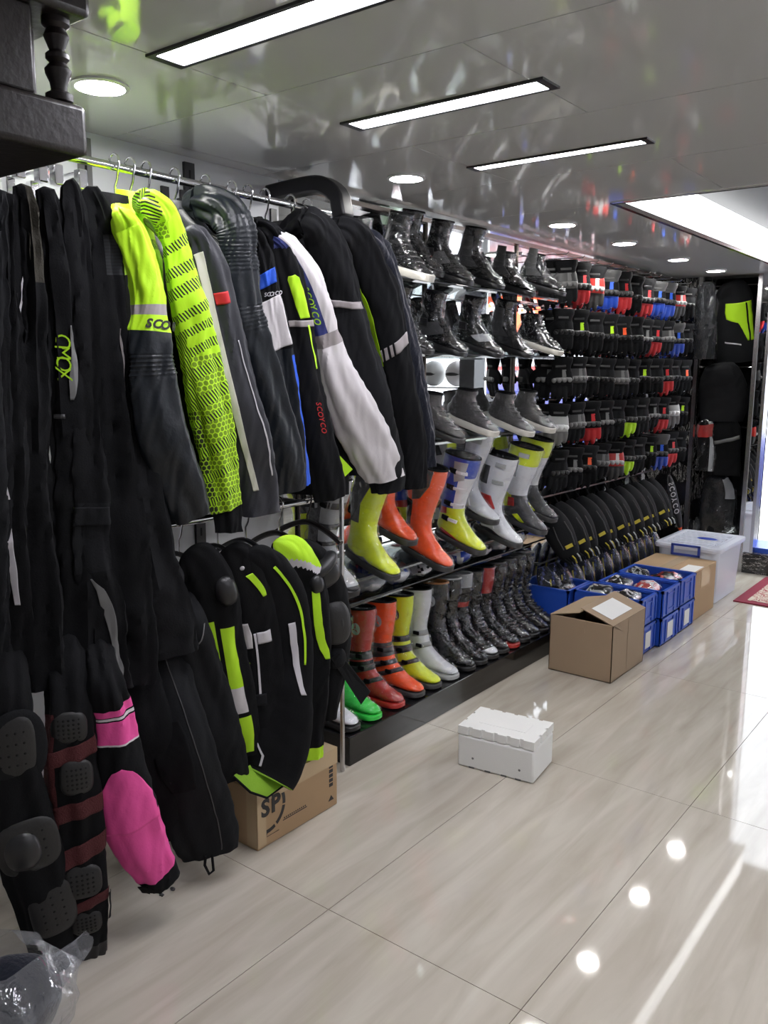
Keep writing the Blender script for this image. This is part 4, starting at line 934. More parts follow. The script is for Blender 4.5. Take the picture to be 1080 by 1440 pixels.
for j, c_ in enumerate(neck):
    w_ = (.085, .06, .048, .040)[j]; rows.append([c_ + Vector((.72, .69, 0)) * w_ * .5 * math.cos(2 * PI * i / 30) * 1 + Vector((-.3, .3, .9)) * (w_ * (.55 + .12 * math.sin(5 * 2 * PI * i / 30)) * math.sin(2 * PI * i / 30)) for i in range(30)])
mb.grid(rows, 'filmb', True); mb.obj('bag_neck', t)

# ------------------------------------------------------------------ shoes and boots (local axes: toe along +x, up +z, heel at the origin)
def ringpts(r, n, grow=0.0, sq=.85, wob=0, seed=0):
    bx, bz, fx, fz, w_ = r; b, f = Vector((bx, 0, bz)), Vector((fx, 0, fz)); c = (b + f) / 2; h = (f - b) / 2; L = h.length
    h = h * (1 + grow / max(L, .01)); o = []
    for i in range(n):
        a = 2 * PI * i / n; ca, sa = math.cos(a), math.sin(a)
        ca = math.copysign(abs(ca) ** sq, ca); sa = math.copysign(abs(sa) ** sq, sa)
        p = c + h * ca + Vector((0, 1, 0)) * (w_ + grow) * sa
        if wob: p += Vector((noise.noise(p * 34 + Vector((seed, 0, 0))), noise.noise(p * 30 + Vector((0, seed, 0))), noise.noise(p * 32 + Vector((0, 3, seed))))) * wob
        o.append(p)
    return o
def interp(rings, per=4):
    out = []
    for i in range(len(rings) - 1):
        p0, p1, p2, p3 = rings[max(i - 1, 0)], rings[i], rings[i + 1], rings[min(i + 2, len(rings) - 1)]
        for q in range(per):
            t = q / per; out.append(tuple(.5 * (2 * b + (c - a) * t + (2 * a - 5 * b + 4 * c - d) * t * t + (3 * b - a - 3 * c + d) * t ** 3) for a, b, c, d in zip(p0, p1, p2, p3)))
    out.append(rings[-1]); return out
SHORT = [(.012, .235, .112, .245, .043), (.010, .19, .108, .198, .043), (.010, .14, .112, .155, .042), (.002, .09, .132, .128, .040), (0, .045, .165, .107, .041), (.035, .022, .195, .086, .044), (.10, .020, .222, .070, .047), (.17, .02, .248, .056, .047), (.225, .02, .272, .043, .041), (.264, .022, .288, .032, .026), (.28, .024, .29, .028, .012)]
HITOP = [(.020, .165, .112, .178, .040), (.014, .125, .118, .140, .041), (.004, .085, .135, .118, .040), (0, .045, .165, .100, .041), (.035, .026, .198, .080, .045), (.10, .025, .225, .066, .047), (.17, .025, .250, .055, .047), (.225, .025, .272, .045, .042), (.264, .026, .288, .036, .027), (.28, .028, .29, .032, .012)]
TALL = [(-.042, .425, .150, .438, .064), (-.042, .36, .148, .37, .065), (-.030, .29, .136, .30, .060), (-.008, .22, .125, .232, .053), (.002, .158, .124, .178, .048), (.002, .095, .140, .140, .043), (0, .050, .170, .114, .043), (.035, .026, .202, .093, .046), (.10, .024, .228, .076, .048), (.17, .024, .256, .064, .048), (.23, .024, .284, .052, .043), (.275, .026, .302, .040, .028), (.292, .028, .304, .034, .012)]
SLIM = [(b * .8 if b < 0 else b, z0 * .95 if z0 > .2 else z0, f - (.012 if z0 > .2 else 0), z1 * .95 if z0 > .2 else z1, w * (.76 if w > .05 else .90)) for b, z0, f, z1, w in TALL]
def sole(root, rings, k, zt, z0=0.0, grow=.004, heel=0, parent=None):
    xs = [r for r in rings]; L = max(r[2] for r in rings) + .004
    out = []; N = 26
    for i in range(N):
        a = 2 * PI * i / N; x = L / 2 - (L / 2 + .002) * math.cos(a) * 1.0; q = x / L
        hw = (.034 + .012 * math.sin(min(1, q * 1.25) * PI * .62)) * min(1, math.sqrt(max(0, 1 - ((abs(q - .5) - .36) / .15) ** 2)) if abs(q - .5) > .36 else 1)
        out.append((x, math.copysign(hw + grow, math.sin(a)) if abs(math.sin(a)) > 1e-6 else 0))
    mb = MB(); rows = []
    for z, s_ in ((z0, .95), (z0 + .004, 1), (zt, 1), (zt + .004, .96)): rows.append([Vector((L / 2 + (x - L / 2) * s_, y * s_, z + (.012 * max(0, x / L - .78) if z > z0 else .02 * max(0, x / L - .82)))) for x, y in out])
    mb.grid(rows, k, True, True, True)
    if heel: mb.box((0.0, -.036, z0 - heel), (.075, .036, z0 + .002), k)
    return mb.obj('sole', root, world=False)
_boots = {}
def boot(kind, label, loc, rot, group, prof, km, solek, zt=.022, wrap=True, extra=None, cat='boot', name='motorcycle_boot', topk='black', bagtop=0.0, film_='film'):
    if kind in _boots: return dup(_boots[kind], loc, rot, label, group)
    t = thing(name, label, cat, loc, group, rot); rr = interp(prof, 5); _rr[t.name] = rr; n = 36; sd = len(_boots) * 1.7
    mb = MB(); mb.grid([ringpts(r, n) for r in rr], (lambda i, j: km((rr[j][0] + rr[j][2]) / 2, (rr[j][1] + rr[j][3]) / 2, math.cos(2 * PI * (i + .5) / n), math.sin(2 * PI * (i + .5) / n), j / (len(rr) - 1))) if callable(km) else km, True, False, True); mb.obj('upper', t, world=False)
    mb = MB(); r0 = rr[0]; inn = [ringpts(r0, n, .003), ringpts((r0[0], r0[1] + .008, r0[2], r0[3] + .008, r0[4]), n, .001), ringpts((r0[0], r0[1] + .006, r0[2], r0[3] + .006, r0[4]), n, -.008), ringpts((r0[0], r0[1] - .04, r0[2], r0[3] - .04, r0[4]), n, -.01)]
    mb.grid(inn, topk, True, False, True); mb.obj('collar', t, world=False)
    sole(t, prof, solek, zt)
    if extra: extra(t, rr)
    if wrap:
        q = rr
        rows = [ringpts(r, 40, .006 + .0025 * math.sin(j * 1.3), wob=.011, seed=sd) for j, r in enumerate(q)]
        if bagtop:
            a, b = rows[0], []
            c = sum(a, Vector()) / len(a); tops = []
            for h_, s_ in ((bagtop, .45), (bagtop * .6, .8)): tops.append([c + (p - c) * s_ + Vector((noise.noise(p * 40 + Vector((h_ * 90, 0, 0))) * .018, noise.noise(p * 41) * .012, h_ + noise.noise(p * 50) * .012)) for p in a])
            rows = tops + rows
        mb = MB(); mb.grid(rows, film_, True, True, True); mb.obj('plastic_wrap', t, world=False, smooth=False)
    _boots[kind] = t; return t
def strap(t, rr, j0, j1, k, buckle=None, lift=.004, a0=-.15, a1=1.15):
    n = 20; rows = []
    for j in (j0, j1):
        r = rr[int(j)]; b, f = Vector((r[0], 0, r[1])), Vector((r[2], 0, r[3])); c = (b + f) / 2; h = (f - b) / 2; h *= 1 + lift / h.length
        rows.append([c + h * math.cos(a) + Vector((0, -1, 0)) * (r[4] + lift) * math.sin(a) for a in [PI * lerp(a0, a1, q / n) for q in range(n + 1)]])
    mb = MB(); mb.grid(rows, k, False); o = mb.obj('strap', t, world=False); m_ = o.modifiers.new('solid', 'SOLIDIFY'); m_.thickness = .003
    if buckle:
        r = rr[int((j0 + j1) / 2)]; c = Vector(((r[0] + r[2]) / 2 + (r[2] - r[0]) * .28, -r[4] * .90 - .006, (r[1] + r[3]) / 2 + (r[3] - r[1]) * .28)); mb = MB(); mb.box(c - Vector((.017, .005, .009)), c + Vector((.017, .005, .009)), buckle); mb.obj('buckle', o, world=False, bevel=.003)
    return o
def badge(t, c, r, k, k2, nrm=(0, -1, 0)):
    n = Vector(nrm).normalized(); a = n.cross(Vector((0, 0, 1))).normalized(); b = n.cross(a); mtx = Matrix((a, b, n)).transposed()
    mb = MB(); mb.ell(c, (r, r, .003), k, 20, 6, mtx)
    for q in range(3):
        d = (a * math.cos(q * 2 * PI / 3 + .4) + b * math.sin(q * 2 * PI / 3 + .4)); e = n.cross(d); c_ = Vector(c) + n * .003
        mb.prism([c_ + d * r * .15 - e * r * .12, c_ + d * r * .85, c_ + d * r * .15 + e * r * .12], n * .0012, k2)
    mb.obj('round_badge', t, world=False)
def toecap(t, rr, k, q0=.72):
    j0 = int(len(rr) * q0); mb = MB(); mb.grid([ringpts(r, 24, .0025) for r in rr[j0:]], k, True, False, True); mb.obj('toe_cap', t, world=False)
_rr = {}
def surf(rr, x, z, lift):                       # nearest point of the boot's outer side (the side with negative y)
    best = None
    for r in rr:
        b, f = Vector((r[0], r[1])), Vector((r[2], r[3])); c = (b + f) / 2; h = (f - b) / 2; L = h.length; u = h / L; d = Vector((x, z)) - c
        ca = d.dot(u) / L; off = abs(d.x * u.y - d.y * u.x) + max(0, abs(ca) - 1) * .1
        if best is None or off < best[0]: best = (off, max(-.999, min(.999, ca)), r[4])
    _, ca, w_ = best; return Vector((x, -w_ * (1 - abs(ca) ** (2 / .85)) ** (.85 / 2) - lift, z))
def side_patch(t, nm, pts, y, k, th=.004):
    rr = _rr[t.name]; o = []; n = len(pts)
    for i in range(n):
        a, b = pts[i], pts[(i + 1) % n]; o += [(lerp(a[0], b[0], q / 5), lerp(a[1], b[1], q / 5)) for q in range(5)]
    cx, cz = sum(p[0] for p in pts) / n, sum(p[1] for p in pts) / n
    mb = MB(); mb.grid([[surf(rr, cx + (x - cx) * f, cz + (z - cz) * f, l) for x, z in o] for f, l in ((1, -.001), (1, th * .7), (.96, th), (.7, th), (.35, th), (.02, th))], k, True, False, True)
    return mb.obj(nm, t, world=False)
def laces(t, rr, j0, j1, n, k='dgrey'):
    mb = MB()
    for q in range(n):
        r = rr[int(lerp(j0, j1, q / (n - 1)))]; f = Vector((r[2], 0, r[3])); mb.tube([f + Vector((-.022, -.028, -.002)), f + Vector((.003, -.012, .003)), f + Vector((.003, .012, .003)), f + Vector((-.022, .028, -.002))], .003, k, 6)
    mb.obj('laces', t, world=False)
PITCH = math.radians(17)
def put(toe, yaw=0, pitch=PITCH, L=.29):       # where the heel goes so that the toe touches the given spot
    c, s_ = math.cos(pitch), math.sin(pitch); return (toe[0] - L * c * math.cos(yaw), toe[1] - L * c * math.sin(yaw), toe[2] + L * s_), (0, pitch, yaw)
G1 = 'wrapped shoes on the top shelf'; G2 = 'wrapped boots on the second shelf'; G3 = 'wrapped high-tops on the third shelf'
def xlace(t, rr): laces(t, rr, 8, 30, 6)
def xzip(t, rr): side_patch(t, 'side_panel', [(.03, .20), (.085, .205), (.10, .11), (.15, .075), (.06, .06), (.03, .12)], -.0435, 'dgrey', .003)
def xplate(t, rr): side_patch(t, 'ankle_plate', [(.035, .115), (.075, .12), (.085, .085), (.04, .08)], -.043, 'rubber', .006); toecap(t, rr, 'rubber', .74)
kb = lambda x, z, c, s_, q: 'bootb'
def kmix(x, z, c, s_, q): return 'dgrey' if (.3 < q < .5 and abs(s_) > .6) else 'bootb'
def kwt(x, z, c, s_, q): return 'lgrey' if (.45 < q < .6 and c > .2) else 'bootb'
D = .007
rowspec = [
 ('sneakA', HITOP, kb, 'cushion', .028, xlace, (552, 382), 'black shoe with thick white sole and orange tag, first on the top shelf', G1),
 ('sneakB', SHORT, kb, 'cushion', .030, xlace, (606, 395), 'tall black shoe with broad white sole, second on the top shelf', G1),
 ('bootA', SHORT, kmix, 'rubber', .022, xplate, (662, 400), 'tall black wrapped boot, third on the top shelf', G1),
 ('bootB', SHORT, kb, 'rubber', .022, xzip, (706, 405), 'black wrapped boot with side panel, fourth on the top shelf', G1),
 ('bootC', HITOP, kb, 'rubber', .022, xzip, (750, 415), 'low glossy black boot, fifth on the top shelf', G1),
 ('bootC', HITOP, kb, 'rubber', .022, xzip, (793, 415), 'low glossy black boot, last on the top shelf beside the gloves', G1),
 ('bootB', SHORT, kb, 'rubber', .022, xzip, (606, 497), 'tall black wrapped boot beside the navy jacket, first on the second shelf', G2),
 ('bootA', SHORT, kmix, 'rubber', .022, xplate, (653, 500), 'black wrapped boot with ankle plate, second on the second shelf', G2),
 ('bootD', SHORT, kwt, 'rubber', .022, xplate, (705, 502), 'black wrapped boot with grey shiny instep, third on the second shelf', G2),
 ('bootB', SHORT, kb, 'rubber', .022, xzip, (747, 502), 'black wrapped boot, fourth on the second shelf', G2),
 ('sneakA2', HITOP, kb, 'cushion', .026, xlace, (789, 499), 'black high-top with thin white sole, last on the second shelf', G2),
 ('suedeA', HITOP, 'bootg', 'dgrey', .022, xlace, (650, 622), 'dark grey wrapped boot, first on the third shelf', G3),
 ('suedeB', HITOP, 'bootg', 'cushion', .028, xlace, (698, 613), 'dark grey suede high-top with white sole and orange tag, second on the third shelf', G3),
 ('suedeB', HITOP, 'bootg', 'cushion', .028, xlace, (748, 613), 'grey high-top with white sole, third on the third shelf', G3),
 ('suedeB', HITOP, 'bootg', 'cushion', .028, xlace, (778, 608), 'grey high-top with white sole, last on the third shelf beside the gloves', G3)]
for kd, pr, km, sk, zt, ex, pt, lab, g in rowspec:
    toe = P(pt[0], pt[1], -2.11); loc, rot = put((toe.x, toe.y, toe.z - .012), yaw=random.Random(pt[0]).uniform(-.06, .06), L=.295)
    boot(kd, lab, loc, rot, g, pr, km, sk, zt, True, ex, 'shoe' if pr is HITOP else 'boot', 'high_top_shoe' if pr is HITOP else 'riding_boot')
# the mate of the second shoe, standing behind it
for pt, lab in (((620, 392), 'black boot half hidden behind the second shoe of the top shelf'),):
    toe = P(pt[0], pt[1], -2.17); loc, rot = put((toe.x, toe.y, toe.z), L=.295); boot('bootB', lab, loc, rot, G1, None, None, None)
# motocross boots on the lowest shelf and on the plinth
GM = 'motocross boots on the lowest slanted shelf'; GP = 'tall boots on the black plinth'
def mxstraps(ks, kb_):
    def ex(t, rr):
        for j in (7, 14, 21, 28): strap(t, rr, j, j + 2.4, ks, kb_)
        toecap(t, rr, ks if ks != 'black' else 'dgrey', .86)
    return ex
def e_yel(t, rr):
    side_patch(t, 'shin_panel', [(-.03, .41), (.105, .42), (.11, .36), (.085, .30), (.06, .24), (.02, .17), (0, .17), (-.02, .28)], 0, 'dgrey', .004); side_patch(t, 'print_mark', [(.02, .40), (.03, .40), (.012, .30), (.004, .30)], 0, 'yel', .0055)
    side_patch(t, 'sole_guard', [(.0, .05), (.10, .03), (.14, .05), (.20, .026), (.0, .026)], 0, 'grey', .004); toecap(t, rr, 'yel', .85)
    mb = MB(); mb.box((-.022, -.035, .19), (.006, .035, .30), 'black'); mb.obj('calf_panel', t, world=False, bevel=.01)
def e_or(t, rr):
    side_patch(t, 'calf_panel', [(.03, .43), (.125, .435), (.12, .36), (.085, .29), (.04, .27), (.03, .34)], 0, 'dgrey', .004); side_patch(t, 'heel_panel', [(.002, .15), (.028, .15), (.035, .03), (.002, .03)], 0, 'lgrey', .004)
    side_patch(t, 'ankle_panel', [(-.012, .27), (.045, .265), (.05, .19), (.01, .165), (-.002, .20)], 0, 'black', .004)
def e_blue(t, rr):
    side_patch(t, 'shin_insert', [(.06, .41), (.13, .42), (.125, .33), (.08, .31)], 0, 'lgrey', .003)
    for z in (.375, .29, .205, .125): side_patch(t, 'buckle', [(.045, z), (.085, z + .002), (.085, z - .024), (.045, z - .022)], 0, 'black', .009); side_patch(t, 'strap', [(.08, z - .005), (.135, z - .002), (.135, z - .018), (.08, z - .019)], 0, 'whitepl', .006)
    toecap(t, rr, 'yel', .86); side_patch(t, 'shin_flash', [(.0, .36), (.007, .36), (.0, .28), (-.007, .28)], 0, 'yel', .003); side_patch(t, 'sole_guard', [(.05, .055), (.13, .045), (.20, .026), (.03, .026)], 0, 'redp', .004)
def e_white(t, rr):
    side_patch(t, 'label_square', [(-.02, .37), (.05, .375), (.048, .275), (-.02, .27)], 0, 'dgrey', .004); side_patch(t, 'red_guard', [(-.005, .215), (.085, .22), (.118, .155), (.075, .145), (.06, .17), (.002, .165)], 0, 'redp', .008)
    side_patch(t, 'heel_panel', [(.002, .15), (.05, .15), (.055, .05), (.002, .05)], 0, 'bluep', .004)
    side_patch(t, 'side_plate', [(.05, .145), (.10, .135), (.155, .06), (.07, .045), (.045, .07)], 0, 'whitepl', .008); side_patch(t, 'plate_opening', [(.072, .125), (.108, .085), (.075, .075)], 0, 'black', .0095)
    side_patch(t, 'sole_guard', [(.06, .05), (.14, .05), (.22, .03), (.04, .028)], 0, 'dgrey', .005)
    for z in (.405, .31): side_patch(t, 'buckle', [(.08, z), (.13, z + .002), (.13, z - .022), (.08, z - .022)], 0, 'lgrey', .008)
    toecap(t, rr, 'whitepl', .84)
def e_wg(t, rr):
    side_patch(t, 'label_square', [(.01, .355), (.07, .36), (.068, .265), (.01, .26)], 0, 'dgrey', .004); side_patch(t, 'red_pivot', [(.05, .14), (.085, .145), (.095, .10), (.055, .09)], 0, 'redp', .007)
    side_patch(t, 'toe_flash', [(.10, .055), (.13, .07), (.19, .04), (.17, .028)], 0, 'yel', .004); side_patch(t, 'heel_panel', [(.002, .16), (.045, .16), (.04, .08), (.002, .08)], 0, 'yel', .004)
    side_patch(t, 'buckle', [(.06, .405), (.12, .41), (.12, .385), (.06, .38)], 0, 'lgrey', .008); toecap(t, rr, 'dgrey', .88)
def kyel(x, z, c, s_, q): return 'dgrey' if z > .18 and c < .2 else 'yel'
def kor(x, z, c, s_, q): return 'black' if (z > .15 and c < -.1 and z < .24) else 'orange'
def kblu(x, z, c, s_, q): return ('bluep' if c < .45 or z > .34 else 'whitepl') if z > .175 else ('redp' if z > .14 and c < 0 else 'yel')
def kwht(x, z, c, s_, q): return 'bluep' if z < .12 and x < .1 and c < .4 else 'whitepl'
def kwg(x, z, c, s_, q): return ('yel' if z > .35 else 'whitepl') if z > .16 else ('yel' if z > .10 and c < 0 else 'dgrey')
def kclear(x, z, c, s_, q): return 'lgrey' if c > .3 else 'dgrey'
mx = [('mxclear', kclear, 'rubber', mxstraps('dgrey', 'black'), (498, 838), 'grey boot in a loose clear bag beside the armour jacket', .10),
      ('mxyel', kyel, 'dgrey', e_yel, (556, 815), 'fluorescent yellow and black motocross boot on the lowest slanted shelf', .0),
      ('mxor', kor, 'dgrey', e_or, (632, 803), 'bright orange motocross boot with brown welt on the lowest slanted shelf', .0),
      ('mxblu', kblu, 'dgrey', e_blue, (678, 780), 'blue, yellow and white buckled motocross boot beside the orange one', .03),
      ('mxwht', kwht, 'dgrey', e_white, (730, 770), 'white motocross boot with red guard and blue heel', .0),
      ('mxwg', kwg, 'dgrey', e_wg, (765, 752), 'white motocross boot with lime top and red pivot, last before the gloves', .0)]
for kd, km, sk, ex, pt, lab, bt in mx:
    toe = P(pt[0], pt[1], -2.09); loc, rot = put((toe.x, toe.y, toe.z - .008), yaw=-.12, pitch=math.radians(15), L=.305)
    boot(kd, lab, loc, rot, GM, TALL, km, sk, .026, True, ex, 'boot', 'motocross_boot', bagtop=bt)
def pair_of(kd, km, lab, x, dy):
    pass
for kd, pt, lab in (('mxor', (583, 772), 'orange and grey motocross boot standing behind the orange one'), ('mxwht', (700, 742), 'white motocross boot half hidden behind the blue and yellow one'), ('mxwg', (783, 738), 'white and lime motocross boot at the back of the shelf end')):
    toe = P(pt[0], pt[1], -2.13); loc, rot = put((toe.x - .03, toe.y + .03, toe.z), yaw=-.1, pitch=math.radians(15), L=.305); boot(kd, lab, loc, rot, GM, None, None, None)
def e_floor(bk, bk2, straps=None, ks='black', toe=None, lace=False, cuff=None):
    def ex(t, rr):
        badge(t, surf(rr, .075, .325, .001), .028, bk, bk2) if bk else None
        for j in straps or (): strap(t, rr, j, j + 3, ks, 'black')
        if toe: toecap(t, rr, toe, .80)
        if lace: laces(t, rr, 12, 40, 9, 'dgrey')
        if cuff: mb = MB(); mb.grid([ringpts(r, 24, .002) for r in rr[:6]], cuff, True); mb.obj('cuff_band', t, world=False)
    return ex
BAND = lambda k, k2='black': (lambda x, z, c, s_, q: k2 if (.195 < z < .222 or .15 < z < .172) and x < .09 else k)
fl = [('fw', lambda x, z, c, s_, q: 'whitepl', 'rubber', e_floor(None, None, (14, 22), 'lgrey'), (500, 1028), 'white motocross boot with black toe edge on the plinth, partly behind the black strap', 'rubber'),
      ('fg', BAND('green', 'green'), 'green', e_floor('dgrey', 'green', (18,), 'dgrey', 'green'), (530, 1010), 'bright green motocross boot on the plinth', 'black'),
      ('fr', BAND('redp'), 'redp', e_floor('lgrey', 'redp', (16, 22, 30), 'dgrey', 'redp'), (566, 997), 'glossy red motocross boot on the plinth', 'black'),
      ('fo', BAND('orange', 'dgrey'), 'dgrey', e_floor('lgrey', 'orange', (17, 24, 30), 'dgrey', 'orange'), (597, 978), 'orange motocross boot with grey toe panel on the plinth', 'black'),
      ('fy', BAND('yel', 'dgrey'), 'dgrey', e_floor('dgrey', 'yel', (15, 21, 29), 'dgrey', 'yel'), (617, 968), 'yellow motocross boot with dark round badge on the plinth', 'black'),
      ('fw2', lambda x, z, c, s_, q: 'whitepl', 'lgrey', e_floor(None, None, (16, 23), 'lgrey', 'whitepl'), (640, 956), 'all white motocross boot on the plinth beside the black boots', 'black'),
      ('fb1', kb, 'rubber', e_floor('lgrey', 'dgrey', None, 'black', 'bootb'), (663, 944), 'first black racing boot after the white one, tan lining', 'tan'),
      ('fb2', kb, 'rubber', e_floor('lgrey', 'dgrey', None, 'black', None), (677, 934), 'second black racing boot after the white one, with silver badge', 'lgrey'),
      ('fb3', lambda x, z, c, s_, q: 'lgrey' if z > .35 else 'redp' if .25 < z < .27 else 'bootb', 'rubber', e_floor('lgrey', 'dgrey', None, 'black', 'whitepl'), (695, 923), 'black racing boot with white toe cap and grey cuff', 'lgrey'),
      ('fb4', kb, 'rubber', e_floor('lgrey', 'dgrey', None, 'black', None, True), (708, 916), 'black laced boot with silver badge, beside the white toed boot', 'black'),
      ('fb5', lambda x, z, c, s_, q: 'redp' if z > .28 else 'bootb', 'redp', e_floor('lgrey', 'redp', None, 'black', None), (730, 905), 'black racing boot with red upper shaft', 'black'),
      ('fb6', kb, 'rubber', e_floor(None, None, None, 'black', None, True), (748, 898), 'first plain black boot after the red topped one', 'dgrey'),
      ('fb6', kb, 'rubber', None, (761, 892), 'second plain black boot after the red topped one', 'dgrey'),
      ('fb6', kb, 'rubber', None, (772, 886), 'third plain black boot after the red topped one', 'dgrey'),
      ('fb6', kb, 'rubber', None, (781, 880), 'last plain black boot on the plinth, beside the open brown carton', 'dgrey')]
FY = iter((2.52, 2.665, 2.83, 2.985, 3.12, 3.27, 3.42, 3.535, 3.645, 3.755, 3.87, 3.99, 4.10, 4.21, 4.32))
for kd, km, sk, ex, pt, lab, tk in fl:
    loc, rot = put((-2.095, next(FY), .127), yaw=-.05, pitch=0, L=.305)
    boot(kd, lab, loc, rot, GP, SLIM, km, sk, .020, True, ex, 'boot', 'motocross_boot' if kd in ('fw', 'fg', 'fr', 'fo', 'fy', 'fw2') else 'racing_boot', tk)
# flat bagged guards lying between the lowest shelf and the boots' tops
sh = sshelf('low flat shelf behind the floor boots, carrying bagged guards', 2.5, 4.36, .585, drop=0, xf=-2.29)
for i in range(9):
    y = 2.74 + i * .19; packet('bagged_guard', 'bagged guard', 'bagged %s guard, %s from the clothes on the low shelf behind boots' % (('white and black', 'black and silver', 'white and blue')[i % 3], ('first', 'second', 'third', 'fourth', 'fifth', 'sixth', 'seventh', 'eighth', 'ninth')[i]), (-2.365, y, .594), .066, .088, .030 + .008 * (i % 3), ('white', 'lgrey', 'whitepl')[i % 3], ('black', 'white', 'bluep')[i % 3], 90 + i, .2, 'bagged guards on the low shelf')

# ------------------------------------------------------------------ gloves on hooks
def hand_mesh(seed, kmap, th=.017):
    mb = MB()
    def link(pts, rs, fl_=.6, n=12):
        rows = []
        for p, r in zip(pts, rs): rows.append([Vector((p[0] + r * fl_ * math.cos(2 * PI * i / n), p[1] + r * math.sin(2 * PI * i / n), p[2])) for i in range(n)])
        mb.grid(rows, 'black', True, True, True)
    link([(0, 0, z) for z in (-.075, -.10, -.13, -.155, -.165)], [.036, .043, .047, .045, .036], .42, 20)
    rnd = random.Random(seed)
    for q, (y, L) in enumerate(((-.034, .078), (-.0115, .096), (.0115, .092), (.034, .070))):
        c = .012 + rnd.uniform(0, .02); link([(c * (f ** 2) * -1, y * (1 + .12 * f), -.150 - L * f) for f in (0, .3, .6, .85, .97, 1.03)], [.0115, .012, .0115, .0105, .0085, .004], .85)
    link([(0, -.034, -.095), (-.004, -.048, -.112), (-.008, -.056, -.135), (-.010, -.058, -.155), (-.010, -.057, -.166)], [.014, .0145, .013, .011, .005], .8)
    me = mb.mesh('hand'); o = bpy.data.objects.new('hand_tmp', me); C.objects.link(o)
    r = o.modifiers.new('remesh', 'REMESH'); r.mode = 'VOXEL'; r.voxel_size = .0042; r.use_smooth_shade = True
    s_ = o.modifiers.new('smooth', 'SMOOTH'); s_.iterations = 3; s_.factor = .5
    bpy.context.view_layer.update(); m2 = bpy.data.meshes.new_from_object(o.evaluated_get(bpy.context.evaluated_depsgraph_get()))
    bpy.data.objects.remove(o); m2.name = 'hand'; m2.materials.clear(); ks = []
    for p in m2.polygons:
        k = kmap(p.center.x, p.center.y, p.center.z)
        if k not in ks: ks.append(k); m2.materials.append(K[k])
        p.material_index = ks.index(k); p.use_smooth = True
    return m2
def glove_proto(i, main, finger, cuffk, guard, acc):
    t = thing('riding_glove', 'x y z w', 'glove', (0, 0, -5), 'gloves')
    def km(x, y, z):
        if z < -.162: return finger
        if x > .004 and abs(y - .01) < .007 and -.13 < z < -.09: return acc
        return main
    h = bpy.data.objects.new('hand', hand_mesh(i, km)); C.objects.link(h); h.parent = t; h.location.z = .034
    mb = MB(); rows = [[Vector((a * .5 * math.cos(2 * PI * q / 20), a * math.sin(2 * PI * q / 20), z)) for q in range(20)] for z, a in ((0, .045), (-.004, .049), (-.022, .047), (-.040, .040), (-.058, .038))]
    mb.grid(rows, cuffk, True, True, True); mb.obj('cuff', t, world=False)
    mb = MB()
    for q in range(4): mb.ell((.019, -.033 + q * .022, -.142), (.008, .0105, .012), guard, 10, 6)
    mb.ell((.017, 0, -.136), (.006, .042, .008), guard, 16, 6); mb.obj('knuckle_guard', t, world=False).location.z = .034
    mb = MB(); mb.box((.018, -.026, -.076), (.021, .018, -.066), 'dgrey' if i % 2 else 'rubber'); mb.obj('wrist_strap', t, world=False, bevel=.002).location.z = .03; return t
protos = []
GL = [('black', 'red', 'black', 'dgrey', 'red', 'red-fingered'), ('black', 'bluep', 'dgrey', 'dgrey', 'royal', 'blue-fingered'), ('black', 'black', 'black', 'rubber', 'lime', 'lime-marked'), ('dgrey', 'black2', 'black', 'grey', 'grey', 'grey-backed'),
      ('black', 'black', 'black2', 'rubber', 'orange', 'orange-marked'), ('lgrey', 'grey', 'black', 'whitepl', 'lgrey', 'pale silver'), ('redp', 'dgrey', 'black', 'lgrey', 'white', 'red-backed'), ('black2', 'black2', 'black', 'rubber', 'black', 'plain'),
      ('black', 'lime', 'black', 'dgrey', 'black', 'lime-fingered'), ('black', 'black2', 'black', 'grey', 'grey', 'pale-knuckled')]
for i, g in enumerate(GL): protos.append(glove_proto(i, *g[:5]))
ROWS = [(2.215, 'topmost hook row', [3, 0, 6, 1, 0, 7, 0, 1, 1, 6, 7]), (1.945, 'second hook row', [7, 2, 7, 2, 4, 7, 9, 0, 3, 1, 7]), (1.675, 'third hook row', [9, 3, 7, 7, 3, 7, 2, 7, 0, 7, 4]),
        (1.405, 'fourth hook row', [5, 3, 0, 9, 7, 8, 7, 9, 0, 5, 2]), (1.135, 'lowest hook row', [7, 9, 4, 3, 6, 8, 7, 2, 1, 0, 7])]
ORD = ('first', 'second', 'third', 'fourth', 'fifth', 'sixth', 'seventh', 'eighth', 'ninth', 'tenth', 'eleventh')
rnd = random.Random(5); used = set()
